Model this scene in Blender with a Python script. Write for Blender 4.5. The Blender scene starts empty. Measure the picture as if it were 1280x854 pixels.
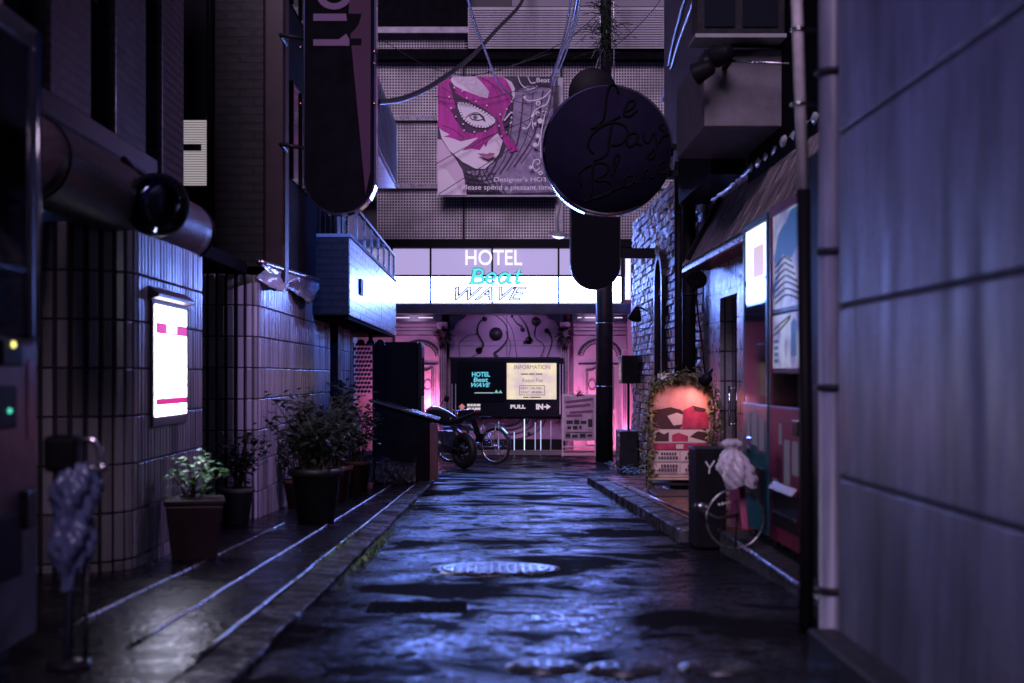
import bpy, math, random
from mathutils import Vector, Matrix
random.seed(7)
R = math.radians
C = bpy.context.scene.collection
sc = bpy.context.scene

# ------------------------------------------------------------------ measures
E = 0.79                       # eye height over the road below the lens
def zg(y):                     # the lane runs gently downhill away from the camera
    return -0.033 * y if y < 25 else -0.825 - 0.008 * (y - 25)
def at(px, py, y):             # point at depth y
    return Vector(((px - 615) / 1778 * y, y, E + (470 - py) / 1778 * y))
def ux(px, y): return (px - 615) / 1778 * y
def uz(py, y): return E + (470 - py) / 1778 * y

# ------------------------------------------------------------------ materials
MATS = {}
def mat(name, col, rough=0.5, metal=0.0, nscale=0, namt=0.35, bump=0.0, bscale=40, coat=0.0, emit=None, estr=1.0,
        rvar=0.0, spec=0.5, streak=False, bdist=0.01, island=0.0):
    if name in MATS: return MATS[name]
    m = bpy.data.materials.new(name); m.use_nodes = True
    nt = m.node_tree; N = nt.nodes; L = nt.links
    b = N['Principled BSDF']
    b.inputs['Base Color'].default_value = (*col, 1)
    b.inputs['Roughness'].default_value = rough
    b.inputs['Metallic'].default_value = metal
    b.inputs['Specular IOR Level'].default_value = spec
    b.inputs['Coat Weight'].default_value = coat
    b.inputs['Coat Roughness'].default_value = 0.12
    tc = N.new('ShaderNodeTexCoord')
    if nscale:
        vec = tc.outputs['Object']
        if streak:
            mp = N.new('ShaderNodeMapping'); mp.inputs['Scale'].default_value = (1, 1, 0.12)
            L.new(vec, mp.inputs['Vector']); vec = mp.outputs['Vector']
        nz = N.new('ShaderNodeTexNoise'); nz.inputs['Scale'].default_value = nscale
        nz.inputs['Detail'].default_value = 6; nz.inputs['Roughness'].default_value = 0.65
        L.new(vec, nz.inputs['Vector'])
        rp = N.new('ShaderNodeMapRange'); rp.inputs['From Min'].default_value = 0.3; rp.inputs['From Max'].default_value = 0.7
        L.new(nz.outputs['Fac'], rp.inputs['Value'])
        mx = N.new('ShaderNodeMix'); mx.data_type = 'RGBA'
        mx.inputs['A'].default_value = (*[c * (1 - namt) for c in col], 1)
        mx.inputs['B'].default_value = (*[min(1, c * (1 + namt)) for c in col], 1)
        L.new(rp.outputs['Result'], mx.inputs['Factor'])
        L.new(mx.outputs['Result'], b.inputs['Base Color'])
        if island:
            ge = N.new('ShaderNodeNewGeometry'); r3 = N.new('ShaderNodeMapRange')
            r3.inputs['To Min'].default_value = 1 - island; r3.inputs['To Max'].default_value = 1 + island * .4
            L.new(ge.outputs['Random Per Island'], r3.inputs['Value'])
            vm = N.new('ShaderNodeVectorMath'); vm.operation = 'SCALE'
            L.new(mx.outputs['Result'], vm.inputs[0]); L.new(r3.outputs['Result'], vm.inputs['Scale']); L.new(vm.outputs['Vector'], b.inputs['Base Color'])
        if rvar:
            r2 = N.new('ShaderNodeMapRange')
            r2.inputs['From Min'].default_value = 0.3; r2.inputs['From Max'].default_value = 0.7
            r2.inputs['To Min'].default_value = max(0.03, rough - rvar); r2.inputs['To Max'].default_value = min(1, rough + rvar)
            L.new(nz.outputs['Fac'], r2.inputs['Value']); L.new(r2.outputs['Result'], b.inputs['Roughness'])
    if bump:
        n2 = N.new('ShaderNodeTexNoise'); n2.inputs['Scale'].default_value = bscale; n2.inputs['Detail'].default_value = 4
        L.new(tc.outputs['Object'], n2.inputs['Vector'])
        bp = N.new('ShaderNodeBump'); bp.inputs['Strength'].default_value = bump; bp.inputs['Distance'].default_value = bdist
        L.new(n2.outputs['Fac'], bp.inputs['Height']); L.new(bp.outputs['Normal'], b.inputs['Normal'])
    if emit:
        b.inputs['Emission Color'].default_value = (*emit, 1); b.inputs['Emission Strength'].default_value = estr
    MATS[name] = m
    return m

def brick_mat(name, c1, c2, mortar, w, h, rough=0.5, bump=0.6, off=0.5, msize=0.012, rvar=0.15):
    if name in MATS: return MATS[name]
    m = bpy.data.materials.new(name); m.use_nodes = True
    nt = m.node_tree; N = nt.nodes; L = nt.links; b = N['Principled BSDF']
    tc = N.new('ShaderNodeTexCoord'); sp = N.new('ShaderNodeSeparateXYZ'); L.new(tc.outputs['Object'], sp.inputs[0])
    ad = N.new('ShaderNodeMath'); L.new(sp.outputs['X'], ad.inputs[0]); L.new(sp.outputs['Y'], ad.inputs[1])
    cb = N.new('ShaderNodeCombineXYZ'); L.new(ad.outputs[0], cb.inputs['X']); L.new(sp.outputs['Z'], cb.inputs['Y'])
    br = N.new('ShaderNodeTexBrick'); L.new(cb.outputs[0], br.inputs['Vector'])
    br.inputs['Color1'].default_value = (*c1, 1); br.inputs['Color2'].default_value = (*c2, 1); br.inputs['Mortar'].default_value = (*mortar, 1)
    br.inputs['Scale'].default_value = 1; br.inputs['Mortar Size'].default_value = msize; br.inputs['Mortar Smooth'].default_value = 0.2
    br.inputs['Brick Width'].default_value = w; br.inputs['Row Height'].default_value = h; br.offset = off
    nz = N.new('ShaderNodeTexNoise'); nz.inputs['Scale'].default_value = 9; nz.inputs['Detail'].default_value = 6
    L.new(tc.outputs['Object'], nz.inputs['Vector'])
    mx = N.new('ShaderNodeMix'); mx.data_type = 'RGBA'; mx.blend_type = 'MULTIPLY'; mx.inputs['Factor'].default_value = 0.5
    L.new(br.outputs['Color'], mx.inputs['A']); L.new(nz.outputs['Color'], mx.inputs['B']); 
    L.new(mx.outputs['Result'], b.inputs['Base Color'])
    mr = N.new('ShaderNodeMapRange'); mr.inputs['To Min'].default_value = max(.05, rough - rvar); mr.inputs['To Max'].default_value = rough + rvar
    L.new(nz.outputs['Fac'], mr.inputs['Value']); L.new(mr.outputs['Result'], b.inputs['Roughness'])
    iv = N.new('ShaderNodeMath'); iv.operation = 'MULTIPLY_ADD'; iv.inputs[1].default_value = -1; L.new(br.outputs['Fac'], iv.inputs[0])
    n3 = N.new('ShaderNodeMath'); n3.operation = 'MULTIPLY'; n3.inputs[1].default_value = 0.6; L.new(nz.outputs['Fac'], n3.inputs[0])
    L.new(n3.outputs[0], iv.inputs[2])
    bp = N.new('ShaderNodeBump'); bp.inputs['Strength'].default_value = bump; bp.inputs['Distance'].default_value = 0.012
    L.new(iv.outputs[0], bp.inputs['Height']); L.new(bp.outputs['Normal'], b.inputs['Normal'])
    MATS[name] = m
    return m

def wet_ground(name, col, tile=None, rlo=0.07, rhi=0.5, bump=1.0, puddle=1.0, k1=1.0, k2=.6, k3=.25, shi=.5, dryk=.95):
    m = bpy.data.materials.new(name); m.use_nodes = True
    nt = m.node_tree; N = nt.nodes; L = nt.links; b = N['Principled BSDF']
    tc = N.new('ShaderNodeTexCoord')
    def noise(sc_, det, rough=.6, dist=0):
        n = N.new('ShaderNodeTexNoise'); n.inputs['Scale'].default_value = sc_; n.inputs['Detail'].default_value = det
        n.inputs['Roughness'].default_value = rough; n.inputs['Distortion'].default_value = dist
        L.new(tc.outputs['Object'], n.inputs['Vector']); return n.outputs['Fac']
    def remap(v, a, b_, c, d):
        r = N.new('ShaderNodeMapRange'); r.inputs['From Min'].default_value = a; r.inputs['From Max'].default_value = b_
        r.inputs['To Min'].default_value = c; r.inputs['To Max'].default_value = d; L.new(v, r.inputs['Value']); return r.outputs['Result']
    def mth(op, a, b_):
        n = N.new('ShaderNodeMath'); n.operation = op
        for i, v in enumerate((a, b_)):
            if isinstance(v, (int, float)): n.inputs[i].default_value = v
            else: L.new(v, n.inputs[i])
        return n.outputs[0]
    big = noise(puddle, 6, .62, .5); mid = noise(19, 5, .75, .3); peb = noise(34, 3, .55); fine = noise(90, 2)
    pebs = remap(peb, .38, .62, 0, 1)
    dry = mth('MAXIMUM', remap(big, .43, .58, 0, 1), remap(noise(puddle*2.9, 7, .74, .6), .45, .59, 0, .92))
    fleck = remap(mid, .46, .57, 0, 1)
    both = mth('MAXIMUM', dry, mth('MULTIPLY', fleck, .8))
    L.new(remap(both, 0, 1, rlo, rhi), b.inputs['Roughness'])
    b.inputs['Specular IOR Level'].default_value = shi
    h = mth('ADD', mth('MULTIPLY', noise(6, 3), k1), mth('ADD', mth('MULTIPLY', pebs, k2), mth('MULTIPLY', fine, k3)))
    if tile:
        br = N.new('ShaderNodeTexBrick'); L.new(tc.outputs['Object'], br.inputs['Vector'])
        br.inputs['Scale'].default_value = 1; br.inputs['Brick Width'].default_value = tile[0]; br.inputs['Row Height'].default_value = tile[1]
        br.inputs['Mortar Size'].default_value = 0.008; br.offset = 0
        h = mth('ADD', h, mth('MULTIPLY', br.outputs['Fac'], -1.6))
    bp = N.new('ShaderNodeBump'); bp.inputs['Strength'].default_value = bump; bp.inputs['Distance'].default_value = 0.0045
    L.new(h, bp.inputs['Height']); L.new(bp.outputs['Normal'], b.inputs['Normal'])
    mx = N.new('ShaderNodeMix'); mx.data_type = 'RGBA'
    mx.inputs['A'].default_value = (*[c * .5 for c in col], 1); mx.inputs['B'].default_value = (*[c * 1.4 for c in col], 1)
    L.new(peb, mx.inputs['Factor']); L.new(mx.outputs['Result'], b.inputs['Base Color'])
    df = N.new('ShaderNodeBsdfDiffuse'); L.new(mx.outputs['Result'], df.inputs['Color']); L.new(bp.outputs['Normal'], df.inputs['Normal'])
    ms = N.new('ShaderNodeMixShader'); L.new(remap(both, .02, .95, 0, dryk), ms.inputs[0]); L.new(b.outputs[0], ms.inputs[1]); L.new(df.outputs[0], ms.inputs[2])
    L.new(ms.outputs[0], N['Material Output'].inputs['Surface'])
    MATS[name] = m
    return m

M_black = mat('black_paint', (.008, .007, .010), .5, spec=.07)
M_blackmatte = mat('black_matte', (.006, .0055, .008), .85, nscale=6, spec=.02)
M_rubber = mat('rubber', (.012, .012, .013), .55)
M_dark = mat('dark_metal', (.02, .019, .024), .38, nscale=12, rvar=.12, spec=.15)
M_chrome = mat('chrome', (.75, .75, .78), .12, 1.0)
M_steel = mat('steel', (.45, .45, .48), .3, 1.0, nscale=20, rvar=.12)
M_grey = mat('grey_plaster', (.30, .285, .31), .62, nscale=3, namt=.25, bump=.15, bscale=30, streak=True)
M_tile = mat('glazed_tile', (.44, .40, .42), .28, nscale=2.2, namt=.3, rvar=.12, streak=True, island=.45)
M_grout = mat('dark_grout', (.035, .03, .04), .7)
M_white = mat('white_paint', (.72, .70, .72), .4, nscale=5, namt=.12)
M_leaf = mat('dark_leaf', (.022, .036, .02), .38, nscale=9, namt=.5)
M_leaf2 = mat('pale_leaf', (.07, .22, .06), .4, nscale=12, namt=.45)
M_stem = mat('stem', (.08, .06, .04), .7)
M_soil = mat('soil', (.03, .022, .018), .9, bump=.5, bscale=60)
M_terra = mat('terracotta', (.13, .055, .045), .55, nscale=8, namt=.3, bump=.1)
M_potdark = mat('dark_pot', (.014, .011, .012), .5, nscale=8)
M_plastic = mat('clear_plastic', (.62, .62, .68), .11, nscale=9, namt=.2, bump=.4, bscale=9, bdist=.04)
M_glassdark = mat('dark_glass', (.012, .014, .022), .06)
M_blueglass = mat('rail_glass', (.03, .05, .11), .12)
def clear_glass():
    m = bpy.data.materials.new('clear_glass'); m.use_nodes = True; nt = m.node_tree; N = nt.nodes; L = nt.links
    N.remove(N['Principled BSDF']); mx = N.new('ShaderNodeMixShader'); tr = N.new('ShaderNodeBsdfTransparent'); gl = N.new('ShaderNodeBsdfGlossy'); fr = N.new('ShaderNodeFresnel')
    gl.inputs['Roughness'].default_value = .05; fr.inputs['IOR'].default_value = 1.5; tr.inputs['Color'].default_value = (.93, .93, .95, 1)
    L.new(fr.outputs[0], mx.inputs[0]); L.new(tr.outputs[0], mx.inputs[1]); L.new(gl.outputs[0], mx.inputs[2]); L.new(mx.outputs[0], N['Material Output'].inputs['Surface'])
    return m
M_clear = clear_glass()
M_brickdark = brick_mat('dark_brick', (.022, .016, .022), (.016, .012, .016), (.007, .006, .008), .24, .075, .55)
M_brickgrey = brick_mat('grey_brick', (.34, .33, .36), (.27, .26, .30), (.015, .015, .02), .42, .095, .3, bump=.35)
M_stone = brick_mat('rough_stone', (.24, .235, .27), (.15, .145, .17), (.05, .05, .055), .34, .24, .5, bump=1.0, msize=.016)
M_tilewall = brick_mat('square_tile', (.36, .33, .36), (.30, .275, .30), (.04, .035, .04), .3, .3, .3, off=0, msize=.009)
def stained_wall(name, col):
    m = bpy.data.materials.new(name); m.use_nodes = True; nt = m.node_tree; N = nt.nodes; L = nt.links; b = N['Principled BSDF']
    tc = N.new('ShaderNodeTexCoord')
    def nz(scale, det, rough=.6):
        mp = N.new('ShaderNodeMapping'); mp.inputs['Scale'].default_value = scale; L.new(tc.outputs['Object'], mp.inputs['Vector'])
        n = N.new('ShaderNodeTexNoise'); n.inputs['Scale'].default_value = 1; n.inputs['Detail'].default_value = det; n.inputs['Roughness'].default_value = rough
        L.new(mp.outputs['Vector'], n.inputs['Vector']); return n.outputs['Fac']
    def ramp(v, a, b_, c, d):
        r = N.new('ShaderNodeMapRange'); r.inputs['From Min'].default_value = a; r.inputs['From Max'].default_value = b_; r.inputs['To Min'].default_value = c; r.inputs['To Max'].default_value = d
        L.new(v, r.inputs['Value']); return r.outputs['Result']
    def mul(a, b_):
        n = N.new('ShaderNodeMath'); n.operation = 'MULTIPLY'; L.new(a, n.inputs[0]); L.new(b_, n.inputs[1]); return n.outputs[0]
    drip = ramp(nz((3.2, 3.2, .45), 6, .7), .34, .64, .36, 1.2); blot = ramp(nz((2.2, 2.2, 1.4), 6), .35, .65, .6, 1.15); grain = ramp(nz((70, 70, 70), 4), .3, .7, .8, 1.15)
    f = mul(mul(drip, blot), grain)
    vm = N.new('ShaderNodeVectorMath'); vm.operation = 'SCALE'; vm.inputs[0].default_value = col; L.new(f, vm.inputs['Scale']); L.new(vm.outputs['Vector'], b.inputs['Base Color'])
    L.new(ramp(nz((9, 9, 1.0), 5), .35, .65, .32, .62), b.inputs['Roughness'])
    bp = N.new('ShaderNodeBump'); bp.inputs['Strength'].default_value = .35; bp.inputs['Distance'].default_value = .004; L.new(nz((55, 55, 55), 5), bp.inputs['Height']); L.new(bp.outputs['Normal'], b.inputs['Normal'])
    MATS[name] = m; return m
M_cladding = stained_wall('panel_cladding', (.17, .175, .27))
M_facade = mat('hotel_facade', (.42, .27, .40), .5, nscale=4, namt=.12)
M_orn = mat('dark_ornament', (.02, .015, .025), .5)
M_lamphousing = mat('lamp_grey', (.20, .20, .22), .4)

# ------------------------------------------------------------------ mesh building
ORIGIN = {}
class MB:
    def __init__(s): s.v = []; s.f = []; s.mi = []; s.cur = 0; s.sm = []; s.smooth = False
    def add(s, vs, fs):
        b = len(s.v); s.v += [tuple(x) for x in vs]
        for f in fs:
            s.f.append(tuple(b + i for i in f)); s.mi.append(s.cur); s.sm.append(s.smooth)
        return s
    def box(s, x0, x1, y0, y1, z0, z1):
        if x0 > x1: x0, x1 = x1, x0
        if y0 > y1: y0, y1 = y1, y0
        if z0 > z1: z0, z1 = z1, z0
        return s.add([(x0,y0,z0),(x1,y0,z0),(x1,y1,z0),(x0,y1,z0),(x0,y0,z1),(x1,y0,z1),(x1,y1,z1),(x0,y1,z1)],
                     [(0,3,2,1),(4,5,6,7),(0,1,5,4),(1,2,6,5),(2,3,7,6),(3,0,4,7)])
    def obox(s, c, ax, ay, az):        # oriented box: centre and three half vectors
        c, ax, ay, az = map(Vector, (c, ax, ay, az))
        P = [c + sx*ax + sy*ay + sz*az for sz in (-1,1) for sx, sy in ((-1,-1),(1,-1),(1,1),(-1,1))]
        return s.add(P, [(0,3,2,1),(4,5,6,7),(0,1,5,4),(1,2,6,5),(2,3,7,6),(3,0,4,7)])
    def bar(s, p, q, w, h=None, up=(0,0,1)):
        p, q = Vector(p), Vector(q); d = q - p; h = h or w
        if d.length < 1e-6: return s
        u = Vector(up)
        if abs(d.normalized().dot(u)) > .98: u = Vector((1,0,0))
        sd = d.cross(u).normalized(); u2 = sd.cross(d).normalized()
        return s.obox((p+q)/2, d/2, sd*w/2, u2*h/2)
    def tube(s, pts, r, n=8, cap=True, rads=None):
        pts = [Vector(p) for p in pts]; k = len(pts); rings = []
        prev = None
        for i, p in enumerate(pts):
            d = (pts[min(i+1,k-1)] - pts[max(i-1,0)])
            if d.length < 1e-9: d = Vector((0,0,1))
            d.normalize()
            if prev is None:
                a = Vector((0,0,1)) if abs(d.z) < .9 else Vector((1,0,0))
                u = d.cross(a).normalized()
            else:
                u = prev - d * prev.dot(d)
                u = u.normalized() if u.length > 1e-6 else d.cross(Vector((0,0,1))).normalized()
            prev = u; w = d.cross(u)
            rr = rads[i] if rads else r
            rings.append([p + (u*math.cos(2*math.pi*j/n) + w*math.sin(2*math.pi*j/n))*rr for j in range(n)])
        vs = [x for ring in rings for x in ring]; fs = []
        for i in range(k-1):
            for j in range(n):
                a = i*n+j; b2 = i*n+(j+1)%n
                fs.append((a, b2, b2+n, a+n))
        if cap: fs.append(tuple(reversed(range(n)))); fs.append(tuple((k-1)*n + j for j in range(n)))
        o = s.smooth; s.smooth = n > 4; s.add(vs, fs); s.smooth = o
        return s
    def cyl(s, p, q, r, n=16, r2=None): return s.tube([p, q], r, n, True, [r, r if r2 is None else r2])
    def lathe(s, c, prof, n=24, axis=(0,0,1)):     # prof: (radius, height) list along axis
        ax = Vector(axis).normalized(); a = Vector((1,0,0)) if abs(ax.x) < .9 else Vector((0,1,0))
        u = ax.cross(a).normalized(); w = ax.cross(u); c = Vector(c); vs = []; fs = []
        for r, h in prof:
            for j in range(n):
                t = 2*math.pi*j/n; vs.append(c + ax*h + (u*math.cos(t)+w*math.sin(t))*r)
        for i in range(len(prof)-1):
            for j in range(n):
                fs.append((i*n+j, i*n+(j+1)%n, (i+1)*n+(j+1)%n, (i+1)*n+j))
        if prof[0][0] > 1e-6: fs.append(tuple(reversed(range(n))))
        if prof[-1][0] > 1e-6: fs.append(tuple((len(prof)-1)*n+j for j in range(n)))
        o = s.smooth; s.smooth = True; s.add(vs, fs); s.smooth = o
        return s
    def torus(s, c, axis, Rr, r, n=32, k=8):
        ax = Vector(axis).normalized(); a = Vector((0,0,1)) if abs(ax.z) < .9 else Vector((1,0,0))
        u = ax.cross(a).normalized(); w = ax.cross(u); c = Vector(c); vs = []; fs = []
        for i in range(n):
            t = 2*math.pi*i/n; d = u*math.cos(t)+w*math.sin(t)
            for j in range(k):
                p = 2*math.pi*j/k; vs.append(c + d*(Rr + r*math.cos(p)) + ax*r*math.sin(p))
        for i in range(n):
            for j in range(k):
                fs.append((i*k+j, ((i+1)%n)*k+j, ((i+1)%n)*k+(j+1)%k, i*k+(j+1)%k))
        o = s.smooth; s.smooth = True; s.add(vs, fs); s.smooth = o
        return s
    def sphere(s, c, r, n=12, m=8, sc=(1,1,1)):
        c = Vector(c); prof = [(max(1e-4, math.sin(math.pi*i/m))*r, -math.cos(math.pi*i/m)*r) for i in range(m+1)]
        vs = []; fs = []
        for rr, h in prof:
            for j in range(n):
                t = 2*math.pi*j/n; vs.append(c + Vector((rr*math.cos(t)*sc[0], rr*math.sin(t)*sc[1], h*sc[2])))
        for i in range(m):
            for j in range(n): fs.append((i*n+j, i*n+(j+1)%n, (i+1)*n+(j+1)%n, (i+1)*n+j))
        o = s.smooth; s.smooth = True; s.add(vs, fs); s.smooth = o
        return s
    def prism(s, pts, d):              # planar outline pts (3d) pushed along d
        pts = [Vector(p) for p in pts]; d = Vector(d); n = len(pts)
        nrm = Vector((0,0,0))
        for i in range(n): nrm += pts[i].cross(pts[(i+1)%n])
        if nrm.dot(d) > 0: pts.reverse()
        return s.add(pts + [p+d for p in pts], [tuple(range(n)), tuple(reversed(range(n, 2*n)))] +
                     [(i, i+n, (i+1)%n+n, (i+1)%n) for i in range(n)])
    def build(s, name, m, parent=None, bevel=0.0, seg=2):
        o0 = ORIGIN.get(parent.name, Vector((0,0,0))) if parent else Vector((0,0,0))
        me = bpy.data.meshes.new(name)
        me.from_pydata([tuple(Vector(v) - o0) for v in s.v], [], s.f)
        ms = m if isinstance(m, (list, tuple)) else [m]
        for x in ms: me.materials.append(x)
        me.polygons.foreach_set('material_index', s.mi)
        me.polygons.foreach_set('use_smooth', s.sm)
        me.update()
        o = bpy.data.objects.new(name, me); C.objects.link(o)
        if parent: o.parent = parent
        ORIGIN[o.name] = o0
        if bevel:
            b = o.modifiers.new('edge', 'BEVEL'); b.width = bevel; b.segments = seg; b.limit_method = 'ANGLE'; b.angle_limit = R(40)
        return o

def tag(o, label=None, cat=None, group=None, kind=None):
    if label: o['label'] = label
    if cat: o['category'] = cat
    if group: o['group'] = group
    if kind: o['kind'] = kind
    return o
def thing(name, loc, label, cat, group=None):
    o = bpy.data.objects.new(name, None); C.objects.link(o); o.location = loc; o.empty_display_size = .1
    ORIGIN[o.name] = Vector(loc)
    return tag(o, label, cat, group)
def struct(o): o['kind'] = 'structure'; return o

def spline(pts, k=6):
    pts = [Vector(p) for p in pts]; out = []
    for i in range(len(pts)-1):
        p0 = pts[max(i-1,0)]; p1 = pts[i]; p2 = pts[i+1]; p3 = pts[min(i+2,len(pts)-1)]
        for j in range(k):
            t = j/k
            out.append(.5*((2*p1)+(-p0+p2)*t+(2*p0-5*p1+4*p2-p3)*t*t+(-p0+3*p1-3*p2+p3)*t**3))
    out.append(pts[-1]); return out

def lettering(name, body, x0, x1, z0, z1, y, m, parent, depth=.01, shear=0, bold=0, outline=0, plane='xz', flip=1):
    cu = bpy.data.curves.new(name, 'FONT'); cu.body = body; cu.shear = shear; cu.offset = bold; cu.resolution_u = 4
    if outline:
        cu.fill_mode = 'NONE'; cu.bevel_depth = outline; cu.bevel_resolution = 0
    else: cu.extrude = .02
    t = bpy.data.objects.new('tmp', cu); C.objects.link(t)
    me = bpy.data.meshes.new_from_object(t.evaluated_get(bpy.context.evaluated_depsgraph_get()))
    bpy.data.objects.remove(t); bpy.data.curves.remove(cu)
    xs = [v.co.x for v in me.vertices]; ys = [v.co.y for v in me.vertices]; zs = [v.co.z for v in me.vertices]
    ax, bx, ay, by, az, bz = min(xs), max(xs), min(ys), max(ys), min(zs), max(zs)
    o0 = ORIGIN[parent.name] if parent else Vector((0,0,0))
    for v in me.vertices:
        a = x0 + (v.co.x-ax)/(bx-ax)*(x1-x0); b = z0 + (v.co.y-ay)/max(1e-6,(by-ay))*(z1-z0)
        d = (bz - v.co.z)/max(1e-6,(bz-az))*depth
        if plane == 'xz': w = Vector((a, y - depth + d, b))
        else: w = Vector((y + flip*(depth - d), a, b))
        v.co = w - o0
    me.name = name; me.materials.clear(); me.materials.append(m)
    for p in me.polygons: p.material_index = 0
    o = bpy.data.objects.new(name, me); C.objects.link(o)
    if parent: o.parent = parent
    ORIGIN[o.name] = o0
    return o

def emit(name, col, s): return mat(name, tuple(min(.2, c*.15) for c in col), .4, emit=col, estr=s)

# ------------------------------------------------------------------ the setting
M_ground = mat('ground_dirt', (.05, .045, .05), .8, nscale=2)
M_asphalt = wet_ground('wet_asphalt', (.012, .012, .016), None, .04, .34, .95, 1.0, .8, .55, .14, .95, .98)
M_pave = wet_ground('wet_paving', (.013, .012, .016), (.30, .15), .05, .32, 1.0, 1.3, .6, .3, .08, .6, .6)
M_terrace = wet_ground('terrace_tile', (.17, .06, .04), (.3, .3), .05, .3, .8, 2.0, .5, .2, .08, .65, .4)
M_kerb = wet_ground('kerb_stone', (.05, .05, .06), None, .18, .6, 1.2, 3)

def sheet(name, x0, x1, ys, dz, m, thick=0):
    b = MB(); vs = []; fs = []
    for y in ys:
        vs += [(x0, y, zg(y)+dz), (x1, y, zg(y)+dz)]
    n = len(ys)
    for i in range(n-1): fs.append((2*i, 2*i+1, 2*i+3, 2*i+2))
    if thick:
        k = len(vs); vs += [(x, y, z-thick) for x, y, z in vs]
        for i in range(n-1):
            fs.append((2*i, 2*i+2, k+2*i+2, k+2*i)); fs.append((2*i+1, k+2*i+1, k+2*i+3, 2*i+3))
        fs.append((0, k, k+1, 1)); fs.append((2*n-2, 2*n-1, k+2*n-1, k+2*n-2))
    b.add(vs, fs)
    return struct(b.build(name, m))
sheet('ground', -80, 80, [-25, 25, 120], -0.02, M_ground)
sheet('road', -0.8, 6.0, [-8, 22.85, 25, 29.4], 0.0, M_asphalt)
sheet('forecourt', -6.0, -0.8, [22.85, 25, 29.4], 0.0, M_asphalt)
sheet('pavement', -5.0, -0.95, [-8, 22.8], 0.025, M_pave, .05)

# kerb stones: one long chipped row
b = MB(); y = 1.0
while y < 22.7:
    l = .58 + random.uniform(-.03, .03); y2 = min(y+l, 22.8)
    dz = random.uniform(-.006, .006); dx = random.uniform(-.006, .006)
    zA, zB = zg(y+.008), zg(y2-.008)
    h = .034 + dz
    b.add([(-.94+dx, y+.008, zA-.1), (-.765+dx, y+.008, zA-.1), (-.765+dx, y2-.008, zB-.1), (-.94+dx, y2-.008, zB-.1),
           (-.94+dx, y+.008, zA+h), (-.775+dx, y+.008, zA+h-.008), (-.775+dx, y2-.008, zB+h-.008), (-.94+dx, y2-.008, zB+h)],
          [(0,3,2,1),(4,5,6,7),(0,1,5,4),(1,2,6,5),(2,3,7,6),(3,0,4,7)])
    y = y2
struct(b.build('kerb', M_kerb, bevel=.008))
# wet metal edgings that run along the paving
for i, (x, ya, yb) in enumerate(((-1.58, 5.2, 11.0), (-1.23, 4.8, 20.5), (-.955, 4.6, 22.6))):
    b = MB(); pts = []
    yy = ya
    while yy < yb:
        pts.append((x + random.uniform(-.003, .003), yy, zg(yy) + .028 + random.uniform(-.002, .002))); yy += .35
    b.tube(pts, .008, 6)
    struct(b.build('paving_edge_strip', M_steel))
# moss in the gutter
b = MB()
for k in range(900):
    yy = random.choice([random.gauss(9.3, .5), random.gauss(8.2, .35), random.uniform(6.5, 14)])
    xx = -.755 + abs(random.gauss(0, .03)) if random.random() < .75 else -.93 + random.gauss(0, .015)
    zz = zg(yy) + (0.0 if xx > -.8 else .032); s = random.uniform(.006, .022); a = random.uniform(0, 6.28); t = random.uniform(.3, 1.2)
    p = Vector((xx, yy, zz)); d = Vector((math.cos(a)*s*.7, math.sin(a)*s*.7, s*t)); w = Vector((-math.sin(a), math.cos(a), 0))*s*.35
    b.add([p-w, p+w, p+d+w*.6, p+d-w*.6], [(0,1,2,3)])
tag(b.build('moss', mat('moss', (.05, .10, .025), .6, nscale=15)), 'green moss and weeds growing along the kerb gutter', kind='stuff')

# shop terrace by the lit menu board, its edging and the step under the vending machines
sheet('terrace', 1.42, 2.30, [9.4, 18.6], .10, M_terrace, .13)
b = MB(); y = 9.4
while y < 18.5:
    y2 = min(y + .6, 18.6); zA, zB = zg(y+.006), zg(y2-.006)
    b.add([(1.24, y+.006, zA-.1), (1.41, y+.006, zA-.1), (1.41, y2-.006, zB-.1), (1.24, y2-.006, zB-.1),
           (1.24, y+.006, zA+.085), (1.41, y+.006, zA+.1), (1.41, y2-.006, zB+.1), (1.24, y2-.006, zB+.085)],
          [(0,3,2,1),(4,5,6,7),(0,1,5,4),(1,2,6,5),(2,3,7,6),(3,0,4,7)])
    y = y2
struct(b.build('terrace_kerb', M_kerb, bevel=.01))
for xx in (1.47, 1.83):
    b = MB(); b.tube([(xx, 9.45, zg(9.45)+.106), (xx, 13, zg(13)+.106), (xx, 15.2, zg(15.2)+.106)], .012, 6)
    struct(b.build('terrace_edge_strip', M_steel))
b = MB(); b.box(1.40, 2.34, 4.9, 8.75, -.45, E-.95)
struct(b.build('step_slab', M_kerb, bevel=.012))
b = MB(); b.tube([(1.395, 5.0, E-.948), (1.392, 6.5, E-.946), (1.395, 8.74, E-.948)], .012, 6)
struct(b.build('step_edge_strip', M_steel))

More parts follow.
